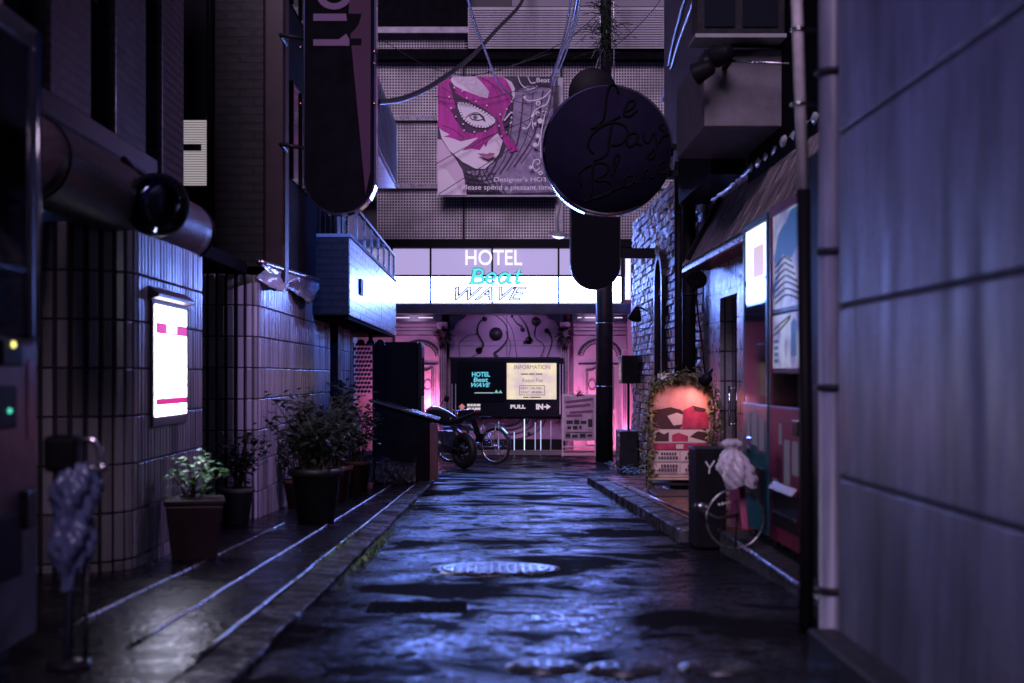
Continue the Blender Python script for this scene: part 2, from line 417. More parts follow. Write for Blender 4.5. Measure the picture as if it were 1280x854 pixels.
# iron covers in the road
M_iron = mat('cast_iron', (.10, .10, .12), .26, .8, nscale=30, rvar=.08)
def cover(y, x, r, label, ribs=True):
    z = zg(y); t = thing('manhole_cover', (x, y, z), label, 'manhole cover', 'iron covers set in the road')
    ax = Vector((0, .033, 1)).normalized()
    b = MB(); b.lathe((x, y, z-.02), [(r*1.16, 0), (r*1.16, .026), (r*1.02, .027)], 40, ax); b.build('rim', M_iron, t)
    b = MB(); b.lathe((x, y, z-.02), [(r, 0), (r, .03), (r*.93, .032), (.001, .031)], 40, ax); b.build('lid', M_iron, t)
    if ribs:
        b = MB(); n = int(r/.035)
        for i in range(-n, n+1):
            for j in range(-n, n+1):
                qx, qy = i*.042, j*.042
                if qx*qx+qy*qy < (r*.88)**2 and (i+j) % 2 == 0:
                    b.obox((x+qx, y+qy, zg(y+qy)+.0125), (.015, 0, 0), (0, .015, 0), (0, 0, .0045))
        b.build('tread_pattern', M_iron, t)
    else:
        b = MB(); b.lathe((x, y, z+.011), [(r*.35, 0), (r*.3, .006), (.001, .006)], 20, ax); b.build('boss', M_iron, t)
cover(7.66, .02, .30, 'large round manhole cover with chequered tread, glinting in the wet lane')
cover(4.60, .165, .105, 'small pale oval valve cover in the lane, leftmost of three')
cover(4.56, .42, .105, 'small valve cover in the lane, middle one of three')
cover(4.58, .73, .11, 'small valve cover in the lane, rightmost of three', True)
t = thing('drain_grate', (-.32, 6.05, zg(6.05)), 'black rectangular drain grate sunk in the wet lane', 'drain grate')
b = MB(); b.box(-.53, -.11, 5.90, 6.20, zg(6.05)-.03, zg(6.05)+.0055); b.build('frame', M_blackmatte, t, .003)
b = MB()
for i in range(13): 
    xx = -.505 + i*.032; b.box(xx, xx+.014, 5.92, 6.18, zg(6.05)+.004, zg(6.05)+.011)
b.build('grating', M_blackmatte, t)

# ------------------------------------------------------------------ left side
def tiled_wall(root, path, z0, z1, depth, pitch=.073, tw=.05, row=.25, proud=.018):
    """dark core with vertical ribs of glazed tile set along the path (left to right seen from outside)"""
    P = [Vector((x, y, 0)) for x, y in path]
    seg = [(P[i+1]-P[i]).length for i in range(len(P)-1)]; tot = sum(seg)
    def pos(s):
        for i, l in enumerate(seg):
            if s <= l or i == len(seg)-1:
                d = (P[i+1]-P[i])/l; return P[i]+d*min(s, l), d
            s -= l
    back = [(x, y) for x, y in depth]
    b = MB(); b.prism([(x, y, z0) for x, y in path] + [(x, y, z0) for x, y in back], (0, 0, z1-z0-.01)); b.build('wall_core', M_grout, root)
    tb = MB(); n = int(tot/pitch); rows = int((z1-z0)/row)+1
    for i in range(n):
        p, d = pos((i+.5)*tot/n); nr = Vector((d.y, -d.x, 0))
        for k in range(rows):
            zt = z1 - k*row; zb = max(zt - row + .010, z0)
            if zb >= zt: continue
            j = random.uniform(-.0015, .0015)
            tb.obox(p + nr*(proud/2 - .004 + j) + Vector((0, 0, (zt+zb)/2)), d*tw/2, nr*(proud/2+.004), (0, 0, (zt-zb)/2))
    return tb.build('tile_cladding', M_tile, root, .004, 2)

def arc(cx, cy, r, a0, a1, n=7): return [(cx + r*math.cos(R(a0+(a1-a0)*i/n)), cy + r*math.sin(R(a0+(a1-a0)*i/n))) for i in range(n+1)]
t = thing('tiled_wall', (-1.9, 8.4, zg(8.4)), 'ribbed purple-grey tiled wall with rounded corner carrying the lit poster box', 'wall')
tiled_wall(t, [(-4.2, 7.25)] + arc(-2.2, 7.55, .3, -90, 0) + [(-1.9, 9.25)], -.42, E+.785, [(-2.6, 9.25), (-4.2, 9.25)])
t = thing('tiled_wall', (-1.9, 13, zg(13)), 'long ribbed tiled wall under the strip of crumpled plastic sheet', 'wall')
tiled_wall(t, [(-3.0, 11.32)] + arc(-2.1, 11.52, .2, -90, 0) + [(-1.9, 16.55)], -.75, E+.81, [(-2.25, 16.55), (-3.0, 16.55)])
t = thing('tiled_wall', (-1.9, 18, zg(18)), 'short narrow stretch of tiled wall beyond the dark gate post', 'wall')
tiled_wall(t, [(-2.4, 17.75), (-1.9, 17.75), (-1.9, 19.3)], -.8, E+.81, [(-2.4, 19.3)])
t = thing('gate_post', (-1.95, 17.2, zg(17.2)), 'black square gate post with small intercom between two tiled walls', 'post')
b = MB(); b.box(-2.05, -1.84, 17.0, 17.35, -.75, E+.75); b.build('post', M_black, t, .01)
b = MB(); b.box(-1.835, -1.80, 17.1, 17.25, E-.25, E-.05); b.build('intercom', M_dark, t, .004)

# lit poster box on the first tiled wall
t = thing('poster_light_box', (-1.88, 8.42, E), 'glowing white poster light box with magenta bands on tiled wall', 'light box')
px_, y0, y1 = -1.884, 7.82, 8.70
b = MB(); b.box(px_, px_+.02, y0, y1, E-.285, E+.425); b.build('case', mat('case_brown', (.10, .05, .06), .4), t, .006)
b = MB(); b.prism([(px_, y0-.03, E+.42), (px_+.06, y0-.03, E+.435), (px_+.06, y0-.03, E+.455), (px_, y0-.03, E+.50)], (0, y1-y0+.06, 0)); b.build('rain_hood', mat('case_trim', (.2, .13, .16), .35), t, .004)
b = MB(); b.box(px_+.0202, px_+.024, y0+.045, y1-.045, E-.225, E+.395); b.build('lit_panel', emit('poster_glow', (.74, .74, 1.0), 19.0), t)
M_mag = emit('poster_magenta', (.75, .02, .28), .9)
b = MB(); b.box(px_+.0242, px_+.0265, y0+.045, y1-.045, E+.235, E+.30); b.build('upper_band', M_mag, t)
b = MB(); b.box(px_+.0242, px_+.0265, y0+.045, y1-.045, E-.165, E-.125); b.build('lower_band', M_mag, t)
b = MB(); b.box(px_+.0267, px_+.028, y0+.30, y0+.56, E+.245, E+.315); b.build('logo_tab', emit('poster_tab', (.95, .95, .95), 1.6), t)
for k in (0, 1, 2):
    b = MB(); b.cyl((px_+.0281, y0+.36+k*.065, E+.275), (px_+.0290, y0+.36+k*.065, E+.275), .012, 10); b.build('logo_dot', mat('logo_violet', (.2, .05, .3), .5), t)

# dark entrance between the tiled walls
t = thing('entrance_canopy', (-2.4, 10.3, E+.9), 'black sloping canopy over the entrance between two tiled walls', 'canopy')
b = MB(); b.prism([(-1.97, 9.3, E+.82), (-1.97, 9.3, E+.90), (-2.9, 9.3, E+1.16), (-2.9, 9.3, E+.82)], (0, 2.0, 0)); b.build('canopy_roof', M_blackmatte, t, .01)
b = MB(); b.box(-1.968, -1.93, 9.28, 11.22, E+.80, E+.90); b.build('front_gutter', M_blackmatte, t, .01)

# first building above: brick piers, dark windows
t = thing('brick_building', (-3.0, 8.5, 0), 'dark brick building with tall piers above the rolled awning', 'building')
b = MB(); b.box(-8, -2.5, -4, 11.2, -.6, E+4.5); b.build('wall', M_brickdark, t)
for (ya, yb) in ((5.2, 6.5), (7.55, 8.3), (8.85, 9.62), (10.1, 10.8)):
    b = MB(); b.box(-2.497, -2.34, ya, yb, E+1.0, E+3.28); b.build('brick_pier', brick_mat('pier_brick', (.045, .036, .05), (.032, .027, .037), (.01, .009, .011), .22, .062, .4), t, .008)
for (ya, yb) in ((6.6, 7.4), (8.38, 8.78), (9.7, 10.02)):
    b = MB(); b.box(-2.49, -2.47, ya, yb, E+1.35, E+3.2); w = b.build('window', M_glassdark, t)
    b = MB()
    for zz in (E+1.35, E+2.3): b.box(-2.469, -2.44, ya, yb, zz, zz+.05)
    b.box(-2.469, -2.43, ya, ya+.04, E+1.36, E+3.2); b.build('window_frame', M_dark, w)
b = MB(); b.box(-2.495, -2.2, 5.9, 9.36, E+1.17, E+1.42); b.build('fascia', mat('fascia_maroon', (.035, .013, .018), .5, nscale=4), t, .012)
t = thing('rolled_awning', (-1.97, 7, E+.95), 'rolled leather-like awning tube under the maroon fascia', 'awning')
b = MB(); b.tube([(-1.98, y, E+.93 + .004*math.sin(y*3)) for y in [5.9+.18*i for i in range(19)]], .185, 28); b.build('fabric_roll', mat('awning_vinyl', (.09, .06, .08), .42, nscale=18, namt=.25, bump=.35, bscale=38, rvar=.1), t)
b = MB(); b.box(-2.02, -1.97, 5.9, 9.2, E+1.12, E+1.165); b.build('housing', M_dark, t)
for yy in (6.05, 7.6, 9.17):
    b = MB(); b.torus((-1.98, yy, E+.93), (0, 1, 0), .187, .008, 28, 6); b.build('strap', M_black, t)
t = thing('traffic_mirror', (-1.75, 7.35, E+.88), 'round convex mirror in black hood glinting blue beside rolled awning', 'mirror')
mc = at(192, 255, 7.3)
b = MB(); b.lathe(mc+Vector((0, .06, 0)), [(.162, 0), (.166, .045), (.145, .085), (.045, .11), (.001, .11)], 28, (.35, -1, -.1)); b.build('hood', M_black, t)
b = MB(); b.lathe(mc+Vector((.03, -.045, -.008)), [(.142, 0), (.10, .03), (.05, .043), (.001, .047)], 28, (.5, -1, -.15)); b.build('mirror_face', mat('mirror_glass', (.06, .07, .11), .05, 1.0), t)
b = MB(); b.bar(mc+Vector((-.02, .10, .05)), mc+Vector((-.2, .16, .26)), .03); b.build('bracket', M_black, t)

# second building: pale lit window, pier, dark corner column
t = thing('corner_building', (-2.6, 14, zg(14)), 'dark building with the lit blind window and brick pier', 'building')
b = MB(); b.box(-7, -2.3, 12.5, 17.0, -.8, E+.9); b.build('lower_wall', M_blackmatte, t)
b = MB(); b.box(-7, -1.85, 12.5, 17.0, E+.93, E+4.8); b.build('upper_wall', mat('dark_plaster', (.016, .013, .019), .8, spec=.2, nscale=3), t)
b = MB(); b.box(-2.42, -1.99, 12.40, 12.497, E+.95, E+4.78); b.build('brick_pier', M_brickdark, t, .006)
b = MB(); b.box(-1.985, -1.80, 12.36, 12.62, E+.75, E+4.82); b.build('corner_column', mat('column_maroon', (.035, .014, .022), .45, nscale=3), t, .02)
b = MB(); b.box(-3.05, -2.47, 12.47, 12.497, E+1.64, E+2.26); w = b.build('window', M_dark, t)
b = MB(); b.box(-3.02, -2.49, 12.462, 12.469, E+1.67, E+2.24); b.build('blind', emit('blind_glow', (.60, .53, .57), .6), w)
b = MB()
for k in range(26):
    zz = E+1.68+k*.0215; b.box(-3.02, -2.49, 12.452, 12.461, zz, zz+.004)
b.build('blind_slats', mat('blind_slat', (.35, .3, .3), .6), w)
b = MB(); b.box(-2.72, -2.545, 12.447, 12.4515, E+1.97, E+2.03); b.build('sticker', mat('sticker_grey', (.12, .10, .11), .6), w)
b = MB(); b.box(-3.1, -2.44, 12.42, 12.47, E+1.585, E+1.635); b.build('sill', M_dark, w)
for k, (ya, yb, za, zb) in enumerate(((13.0, 14.2, 2.2, 3.1), (13.0, 14.2, 3.8, 5.0), (15, 16.4, 2.2, 3.1), (15, 16.4, 3.8, 5))):
    b = MB(); b.box(-1.849, -1.83, ya, yb, E+za-.4, E+zb-.4); w = b.build('window', M_glassdark, t)
    b = MB(); 
    for yy in (ya, (ya+yb)/2, yb): b.box(-1.829, -1.81, yy-.02, yy+.02, E+za-.4, E+zb-.4)
    b.build('window_frame', M_dark, w)
t = thing('drain_pipe', (-2.47, 12.3, 2), 'thin dark drain pipe beside the lit blind window', 'pipe')
b = MB(); b.tube([(-2.45, 12.36, E+1.0), (-2.45, 12.36, E+4.7)], .03, 10); b.build('pipe', M_black, t)
for zz in (E+1.3, E+2.7, E+4.2):
    b = MB(); b.torus((-2.45, 12.36, zz), (0,0,1), .034, .008, 16, 6); b.build('clamp', M_dark, t)

# crumpled plastic along the second tiled wall
t = thing('plastic_awning', (-1.85, 14, E+.95), 'rolled awning of crumpled clear plastic along the long tiled wall', 'awning')
b = MB()
pp = [(-1.84, 11.25, E+.90), (-1.83, 13, E+.945), (-1.82, 15, E+1.0), (-1.81, 17.2, E+1.06)]
b.tube(spline(pp, 5), .026, 10); b.build('roller_tube', M_steel, t)
b = MB(); vs = []; fs = []; nu, nv = 60, 12
for i in range(nu):
    u = i/(nu-1); yy = 11.3 + u*5.8; zt = E+.885+.16*u
    hang = .07 + .24*math.sin(math.pi*min(1, u*1.1+.05))**.7*(.65+.35*math.sin(u*17)) * (1.25 if u > .55 else .8)
    for j in range(nv):
        v = j/(nv-1)
        vs.append((-1.825 + .05*math.sin(v*5+u*21) * v + random.uniform(-.012, .012), yy + random.uniform(-.03, .03), zt - hang*v + random.uniform(-.008, .008)))
for i in range(nu-1):
    for j in range(nv-1): fs.append((i*nv+j, (i+1)*nv+j, (i+1)*nv+j+1, i*nv+j+1))
b.smooth = True; b.add(vs, fs); b.build('plastic_sheet', M_plastic, t)

# pill-shaped hanging sign
def pill(x0, x1, z0, z1, n=16, top=False):
    r = (x1-x0)/2; cx = (x0+x1)/2; pts = []
    for i in range(n+1):
        a = math.pi + math.pi*i/n; pts.append((cx + r*math.cos(a), z0 + r + r*math.sin(a)))
    if top:
        for i in range(n+1):
            a = math.pi*i/n; pts.append((cx + r*math.cos(a), z1 - r + r*math.sin(a)))
    else: pts += [(x1, z1), (x0, z1)]
    return pts
Y = 12.0
t = thing('projecting_sign', (-1.3, Y, E+1.4), 'tall black rounded-end shop sign with large cut letters and chrome edge', 'sign')
x0, x1 = ux(379, Y), ux(470, Y); z0 = uz(268, Y)
b = MB(); b.prism([(x, Y, z) for x, z in pill(x0, x1, z0, E+4.2)], (0, .19, 0)); b.build('rim', M_chrome, t, .004)
b = MB(); b.prism([(x, Y-.004, z) for x, z in pill(x0+.015, x1-.015, z0+.015, E+4.19)], (0, -.012, 0)); b.build('face', M_blackmatte, t)
# violet half of the face
b = MB(); f = Y-.0175
b.prism([(x, f, z) for x, z in ((ux(440,Y), uz(0,Y)+.4), (ux(436,Y), uz(20,Y)), (ux(440,Y), uz(62,Y)), (ux(457,Y), uz(243,Y)), (ux(463,Y), uz(215,Y)), (ux(464,Y), uz(0,Y)+.4))], (0, -.003, 0)); b.build('violet_panel', mat('sign_violet', (.05, .016, .045), .6, spec=.2), t)
M_sl = mat('sign_letter', (.15, .085, .17), .6, spec=.2)
def gq(pts, m, nm, dy=.0215):
    b = MB(); b.prism([(ux(px,Y), Y-dy, uz(py,Y)) for px, py in pts], (0, -.003, 0)); b.build(nm, m, t)
gq([(392,18),(433,18),(434,27),(392,27)], M_sl, 'letter')
gq([(392,50),(424,50),(433,43),(437,50),(437,58),(392,58)], M_sl, 'letter')
gq([(434,18),(452,18),(449,30),(443,38),(437,44),(434,30)], M_blackmatte, 'letter')
gq([(438,49),(452,49),(452,57),(438,57)], M_blackmatte, 'letter')
arcp = [(418+22*math.cos(R(a)), -6+19*math.sin(R(a))) for a in range(10, 171, 16)] + [(418+13*math.cos(R(a)), -6+11*math.sin(R(a))) for a in range(170, 9, -16)]
gq(arcp, M_sl, 'letter')
for px, py in ((376,60),(376,130),(468,65),(468,130),(468,80)):
    b = MB(); b.sphere(at(px,py,Y)+Vector((0,-.02,0)), .012, 10, 6); b.build('glint_stud', mat('copper_glint', (.9, .45, .4), .15, 1.0), t)  # copper studs stand in for red reflections on the sign edge
for py in (40, 178):
    b = MB(); b.tube([(-1.80, 12.45, uz(py,Y)), (-1.80, Y+.1, uz(py,Y)), (x0, Y+.1, uz(py+5,Y))], .018, 8); b.build('wall_bracket', M_dark, t)

# third building with the projecting brick balcony
t = thing('balcony_building', (-2, 18, zg(18)), 'building with a projecting grey brick balcony catching blue light', 'building')
b = MB(); b.box(-7, -2.42, 17.02, 25.5, -1.2, E+6.9); b.build('wall', mat('black_plaster', (.045, .042, .05), .7, nscale=3), t)
b = MB(); b.box(-2.40, -1.5, 15.0, 22.2, E+.64, E+1.46)
bal = b.build('balcony', M_brickgrey, t, .006)
b = MB(); b.box(-2.41, -1.485, 14.98, 22.22, E+1.462, E+1.50); b.build('coping', M_grey, bal, .006)
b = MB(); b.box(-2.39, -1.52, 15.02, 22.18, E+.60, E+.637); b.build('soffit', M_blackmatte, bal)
b = MB(); b.box(-2.40, -1.505, 14.93, 14.995, E+.645, E+1.45); b.build('end_wall', M_brickdark, bal)
b = MB(); b.box(-1.498, -1.478, 16.05, 16.35, E+.92, E+1.10); b.build('vent_plate', M_black, bal, .004)
b = MB()
for i in range(7):
    ya = 15.05 + i*1.02; b.box(-1.55, -1.53, ya, ya+.98, E+1.51, E+1.84)
b.build('glass_panel', M_blueglass, bal)
b = MB()
for i in range(8): 
    ya = 15.02 + i*1.02; b.box(-1.565, -1.515, ya-.02, ya+.02, E+1.5, E+1.86)
b.box(-1.57, -1.51, 15, 22.2, E+1.862, E+1.895); b.build('railing_frame', M_steel, bal)
b = MB()
for i in range(16):
    xx = -2.38 + i*.056; b.box(xx, xx+.012, 15.0, 15.02, E+1.5, E+1.95)
b.box(-2.4, -1.5, 14.99, 15.03, E+1.951, E+1.98); b.build('bar_railing', M_dark, bal)
b = MB(); b.box(-2.0, -1.5, 16.0, 22.2, E+2.93, E+3.9); ub = b.build('upper_balcony', mat('blue_sheet', (.20, .21, .30), .35, nscale=3), t)
b = MB()
for i in range(74):
    yy = 16.05 + i*.083; b.box(-1.498, -1.48, yy, yy+.03, E+2.95, E+3.88)
for i in range(12):
    zz = E+2.96 + i*.08; b.box(-1.478, -1.468, 16.0, 22.2, zz, zz+.02)
b.build('lattice_screen', mat('lattice_grey', (.42, .40, .45), .4), ub)
t = thing('soffit_lamp', at(452, 419, 20.5), 'small dark lamp cluster under the brick balcony', 'lamp')
c = Vector((-1.75, 20.5, E+.6))
b = MB(); b.cyl(c, c+Vector((0,0,-.09)), .03, 10); b.build('stem', M_black, t)
for dx in (-.14, 0, .14):
    b = MB(); b.lathe(c+Vector((dx, 0, -.16)), [(.075, 0), (.05, .06), (.02, .085)], 14); b.build('shade', M_dark, t)

t = thing('lattice_screen', at(455, 455, 20.4), 'blue-lit metal lattice screen standing under the brick balcony', 'screen')
b = MB(); Y = 20.4; xa, xb, za, zb = ux(442,Y), ux(466,Y), uz(492,Y), uz(428,Y)
b.box(xa-.02, xa, Y-.02, Y+.02, zg(Y)+.05, zb); b.box(xb, xb+.02, Y-.02, Y+.02, zg(Y)+.05, zb); b.build('frame', M_dark, t)
b = MB()
for k in range(12):
    zz = za + (zb-za)*k/12
    for i in range(5):
        xx = xa + (xb-xa)*(i+.5*(k%2)+.02)/5.5
        b.obox((xx+.02, Y, zz+.03), (.02, 0, .008), (0, .006, 0), (-.004, -.012, .018))
b.build('lattice', mat('lattice_silver', (.5, .5, .56), .25, .8), t)

t = thing('vending_machine', (-1.4, 21.5, zg(21.5)), 'unlit dark vending machine seen from its blank side beside the motorcycle', 'vending machine')
b = MB(); b.box(-1.76, -1.10, 20.9, 21.9, zg(21)+.12, E+.50); b.build('body', M_black, t, .02)
b = MB(); b.box(-1.095, -1.04, 20.92, 21.88, zg(21)+.14, E+.49); d = b.build('door', M_dark, t, .012)
b = MB(); b.box(-1.038, -1.03, 21.0, 21.6, E-.3, E+.42); b.build('display_window', M_glassdark, d)
b = MB()
for xx in (-1.7, -1.15):
    for yy in (20.98, 21.82): b.box(xx-.04, xx+.04, yy-.04, yy+.04, zg(21)+.04, zg(21)+.12)
b.build('feet', M_rubber, t)

# slanted-top bin store and wrapped bundle
t = thing('bin_store', (-1.15, 18.6, zg(18.6)), 'dark wooden bin store with wet sloping lid and reddish corner post', 'bin store')
Y = 18.4; xa, xb = ux(468, Y), ux(537, Y)
b = MB(); b.prism([(xa, Y, zg(Y)+.05), (xb, Y, zg(Y)+.05), (xb, Y, uz(527,Y)), (xa, Y, uz(504,Y))], (0, .85, 0)); b.build('body', mat('bin_board', (.010, .008, .010), .7, nscale=6, spec=.04), t, .01)
b = MB(); b.prism([(xa-.06, Y-.05, uz(503,Y)), (xb+.11, Y-.05, uz(526.5,Y)), (xb+.11, Y-.05, uz(524.3,Y)), (xa-.06, Y-.05, uz(499,Y))], (0, .98, 0)); b.build('lid', mat('wet_lid', (.04, .032, .05), .18, nscale=5, rvar=.08, bump=.3, bscale=8), t, .008)
b = MB(); b.box(ux(537,Y)+.003, ux(547.5,Y), Y-.03, Y+.08, zg(Y)+.05, uz(529,Y)); b.build('corner_post', mat('red_wood', (.17, .07, .085), .5, nscale=9), t, .006)
t = thing('wrapped_bundle', (-1.3, 17.7, zg(17.7)), 'plastic-wrapped bundle shining blue beside the bin store', 'bundle')
b = MB(); vs = []; fs = []; nu, nv = 26, 14
for i in range(nu):
    for j in range(nv):
        u, v = i/(nu-1), j/(nv-1); th = math.pi*v
        rr = 1 + .16*math.sin(9*u+5*v) + random.uniform(-.07, .07)
        vs.append((-1.66+.72*u, 17.75 - .18*math.cos(th)*rr, zg(17.7)+.06 + .34*math.sin(th)*rr*(.85+.2*math.sin(7*u))))
for i in range(nu-1):
    for j in range(nv-1): fs.append((i*nv+j, (i+1)*nv+j, (i+1)*nv+j+1, i*nv+j+1))
b.smooth = True; b.add(vs, fs); b.build('sheeting', mat('dark_sheeting', (.025, .025, .035), .12, bump=.9, bscale=16, bdist=.05), t)
b = MB(); b.tube([(-1.45, 17.53, zg(17.7)+.08), (-1.45, 17.58, zg(17.7)+.34), (-1.45, 17.75, zg(17.7)+.44), (-1.45, 17.95, zg(17.7)+.25)], .008, 6); b.build('cord', M_black, t)

# ------------------------------------------------------------------ potted plants
def leaf(b, p, d, ln, w, curl=.25):
    d = Vector(d).normalized(); a = Vector((0,0,1)) if abs(d.z) < .9 else Vector((1,0,0))
    s = d.cross(a).normalized(); n = s.cross(d); p = Vector(p)
    m = p + d*ln*.5 + n*ln*.08; e = p + d*ln - n*ln*curl
    b.add([p, m + s*w - n*w*.3, e, m - s*w - n*w*.3, m], [(0,1,4),(1,2,4),(2,3,4),(3,0,4)])
def plant(x, y, potr, poth, label, pm, lm, sprays, hgt, spread, lsize, nl, square=False, group='potted plants along the tiled walls', z0=None, lean=(0,0)):
    z = zg(y)+.03 if z0 is None else z0
    t = thing('potted_plant', (x, y, z), label, 'potted plant', group)
    b = MB()
    if square:
        a = R(12)
        for (k0, k1, h0, h1) in ((.78, 1.0, 0, poth*.9), (1.05, 1.08, poth*.9, poth)):
            pts0 = [(x+potr*k0*1.3*math.cos(a+R(45+90*i)), y+potr*k0*1.3*math.sin(a+R(45+90*i)), z+h0) for i in range(4)]
            pts1 = [(x+potr*k1*1.3*math.cos(a+R(45+90*i)), y+potr*k1*1.3*math.sin(a+R(45+90*i)), z+h1) for i in range(4)]
            b.add(pts0+pts1, [(3,2,1,0),(4,5,6,7)]+[(i,(i+1)%4,4+(i+1)%4,4+i) for i in range(4)])
        b.build('pot', pm, t, .008)
    else:
        b.lathe((x, y, z), [(potr*.68, 0), (potr*.93, poth*.86), (potr*1.03, poth*.865), (potr*1.06, poth), (potr*.95, poth), (potr*.9, poth*.93)], 28); b.build('pot', pm, t)
    b = MB(); b.lathe((x, y, z+poth*.9), [(potr*.94, 0), (potr*.5, .02), (.001, .03)], 20); b.build('soil', M_soil, t)
    sb = MB(); lb = MB()
    for k in range(sprays):
        a = random.uniform(0, 6.28); rr = spread*math.sqrt(random.random()); h = hgt*random.uniform(.45, 1.0)
        top = Vector((x+lean[0]*h/hgt+rr*math.cos(a), y+lean[1]*h/hgt+rr*math.sin(a), z+poth+h))
        base = Vector((x+random.uniform(-.4,.4)*potr, y+random.uniform(-.4,.4)*potr, z+poth*.9))
        mid = base.lerp(top, .5) + Vector((0,0,.12*h))
        pts = spline([base, mid, top], 5); sb.tube(pts, .005, 5, True, [.008*(1-.7*i/(len(pts)-1)) for i in range(len(pts))])
        for i in range(nl):
            q = pts[min(len(pts)-1, int(len(pts)*random.uniform(.35, 1.0)))] + Vector((random.gauss(0,1), random.gauss(0,1), random.gauss(0,1)))*lsize*.55
            aa = random.uniform(0, 6.28); l = lsize*random.uniform(.6, 1.25)
            leaf(lb, q, (math.cos(aa), math.sin(aa), random.uniform(-.3, .7)), l, l*.3)
    sb.build('stem', M_stem, t); lb.build('foliage', lm, t)
    return t
plant(-1.67, 7.98, .17, .34, 'potted plant with pale green leaves in a square dark red planter under the poster', mat('planter_red', (.022, .009, .012), .4, nscale=7), M_leaf2, 9, .24, .17, .06, 14, True, lean=(.03, 0))
plant(-1.93, 10.75, .13, .27, 'small potted shrub in a pale pot between the two tiled walls', M_grey, M_leaf, 14, .42, .24, .075, 16)
plant(-1.33, 10.75, .20, .42, 'bushiest potted shrub in a big dark pot, near the wet paving edge', M_potdark, M_leaf, 40, .55, .42, .085, 20)
plant(-1.72, 12.6, .13, .26, 'potted shrub in a reddish pot standing close against the long tiled wall', M_terra, M_leaf, 20, .5, .3, .08, 16)
plant(-1.52, 13.9, .155, .34, 'potted shrub in the larger terracotta pot behind the big dark pot', M_terra, M_leaf, 28, .55, .32, .08, 18)
plant(-1.48, 15.7, .15, .34, 'potted shrub in the smaller terracotta pot nearest the bin store', M_terra, M_leaf, 26, .62, .30, .08, 18)
plant(-1.72, 16.6, .17, .36, 'tall dark potted shrub in a black pot below the gate post', M_potdark, M_leaf, 30, .95, .22, .085, 18)

# ------------------------------------------------------------------ motorcycle and bicycle
def frame_of(p, heading):
    h = Vector((heading[0], heading[1], 0)).normalized(); s = Vector((h.y, -h.x, 0))   # s = rider's right
    p = Vector(p)
    return lambda f, r, u: p + h*f + s*r + Vector((0,0,u)), h, s
def wheel(root, c, ax, Rr, tr, spokes, tyre_m, rim_m, hubr=.03, thick=.012):
    b = MB(); b.torus(c, ax, Rr-tr, tr, 40, 10); w = b.build('wheel', tyre_m, root)
    b = MB(); b.torus(c, ax, Rr-2.1*tr, thick, 40, 8); b.build('rim', rim_m, w)
    b = MB(); b.cyl(c-ax*.045, c+ax*.045, hubr, 14)
    u = ax.cross(Vector((0,0,1))).normalized(); v = Vector((0,0,1))
    for i in range(spokes):
        a = 2*math.pi*i/spokes; e = c + (u*math.cos(a)+v*math.sin(a))*(Rr-2.1*tr)
        b.tube([c + ax*.02*(1 if i % 2 else -1), e], .0022 if spokes > 8 else .014, 5)
    b.build('spokes', rim_m, w)
    return w
y_ = 24.4; rx = ux(580, y_)
Fm, h, s = frame_of((rx, y_, zg(y_)), (-.64, .77))
t = thing('motorcycle', (rx, y_, zg(y_)), 'black naked motorcycle parked with its rear wheel towards the lane', 'motorcycle')
wheel(t, Fm(0,0,.315), s, .315, .075, 5, M_rubber, M_dark, .06, .02)
wheel(t, Fm(1.38,0,.30), s, .30, .055, 5, M_rubber, M_dark, .05, .02)
b = MB(); b.tube(spline([Fm(.28,0,.80), Fm(.55,0,.86), Fm(.85,0,.92), Fm(1.0,0,.86)], 6), .14, 14, True, [.07+.09*math.sin(math.pi*(i+2)/22) for i in range(19)]); b.build('tank', mat('gloss_black', (.02, .02, .025), .12, coat=.6), t)
b = MB(); b.prism([Fm(-.34,-.055,1.0), Fm(-.05,-.10,.90), Fm(.45,-.12,.80), Fm(.45,-.12,.72), Fm(0,-.1,.78), Fm(-.30,-.05,.93)], s*.21); b.build('seat', mat('seat_vinyl', (.015, .015, .018), .35), t, .03, 3)
b = MB(); b.obox(Fm(-.35,0,.985), h*.012, s*.06, Vector((0,0,.022))); b.build('tail_light', mat('tail_red', (.25,.01,.02), .2), t, .005)
b = MB(); b.bar(Fm(-.25,0,.85), Fm(-.42,0,.52), .12, .015); b.obox(Fm(-.42,0,.55), h*.006, s*.075, Vector((0,0,.07))); b.build('licence_plate_holder', M_black, t, .004)
b = MB()
for q in (-1, 1):
    b.tube([Fm(0,q*.11,.315), Fm(.5,q*.12,.42)], .026, 8); b.tube([Fm(.02,q*.14,.36), Fm(.1,q*.15,.72)], .022, 8)
b.tube([Fm(.5,0,.42), Fm(.9,0,.55), Fm(1.05,0,.88)], .035, 8); b.build('frame', M_dark, t)
b = MB(); b.obox(Fm(.62,0,.45), h*.2, s*.14, Vector((0,0,.19))); b.cyl(Fm(.6,-.2,.38), Fm(.6,.2,.38), .13, 18); b.build('engine', M_steel, t, .02)
b = MB(); b.tube(spline([Fm(.75,.16,.3), Fm(.45,.2,.22), Fm(.2,.2,.30), Fm(-.15,.2,.42)], 5), .05, 12, True, [.025]*6+[.045]*5+[.052]*5); b.build('exhaust', M_steel, t)
b = MB()
for q in (-1, 1): b.tube([Fm(1.38,q*.09,.30), Fm(1.1,q*.09,.92)], .026, 10)
b.build('fork', M_chrome, t)
b = MB(); b.lathe(Fm(1.18,0,.84), [(.001, -.08), (.07, -.06), (.095, .02), (.095, .05), (.001, .055)], 20, h); b.build('headlight', M_dark, t)
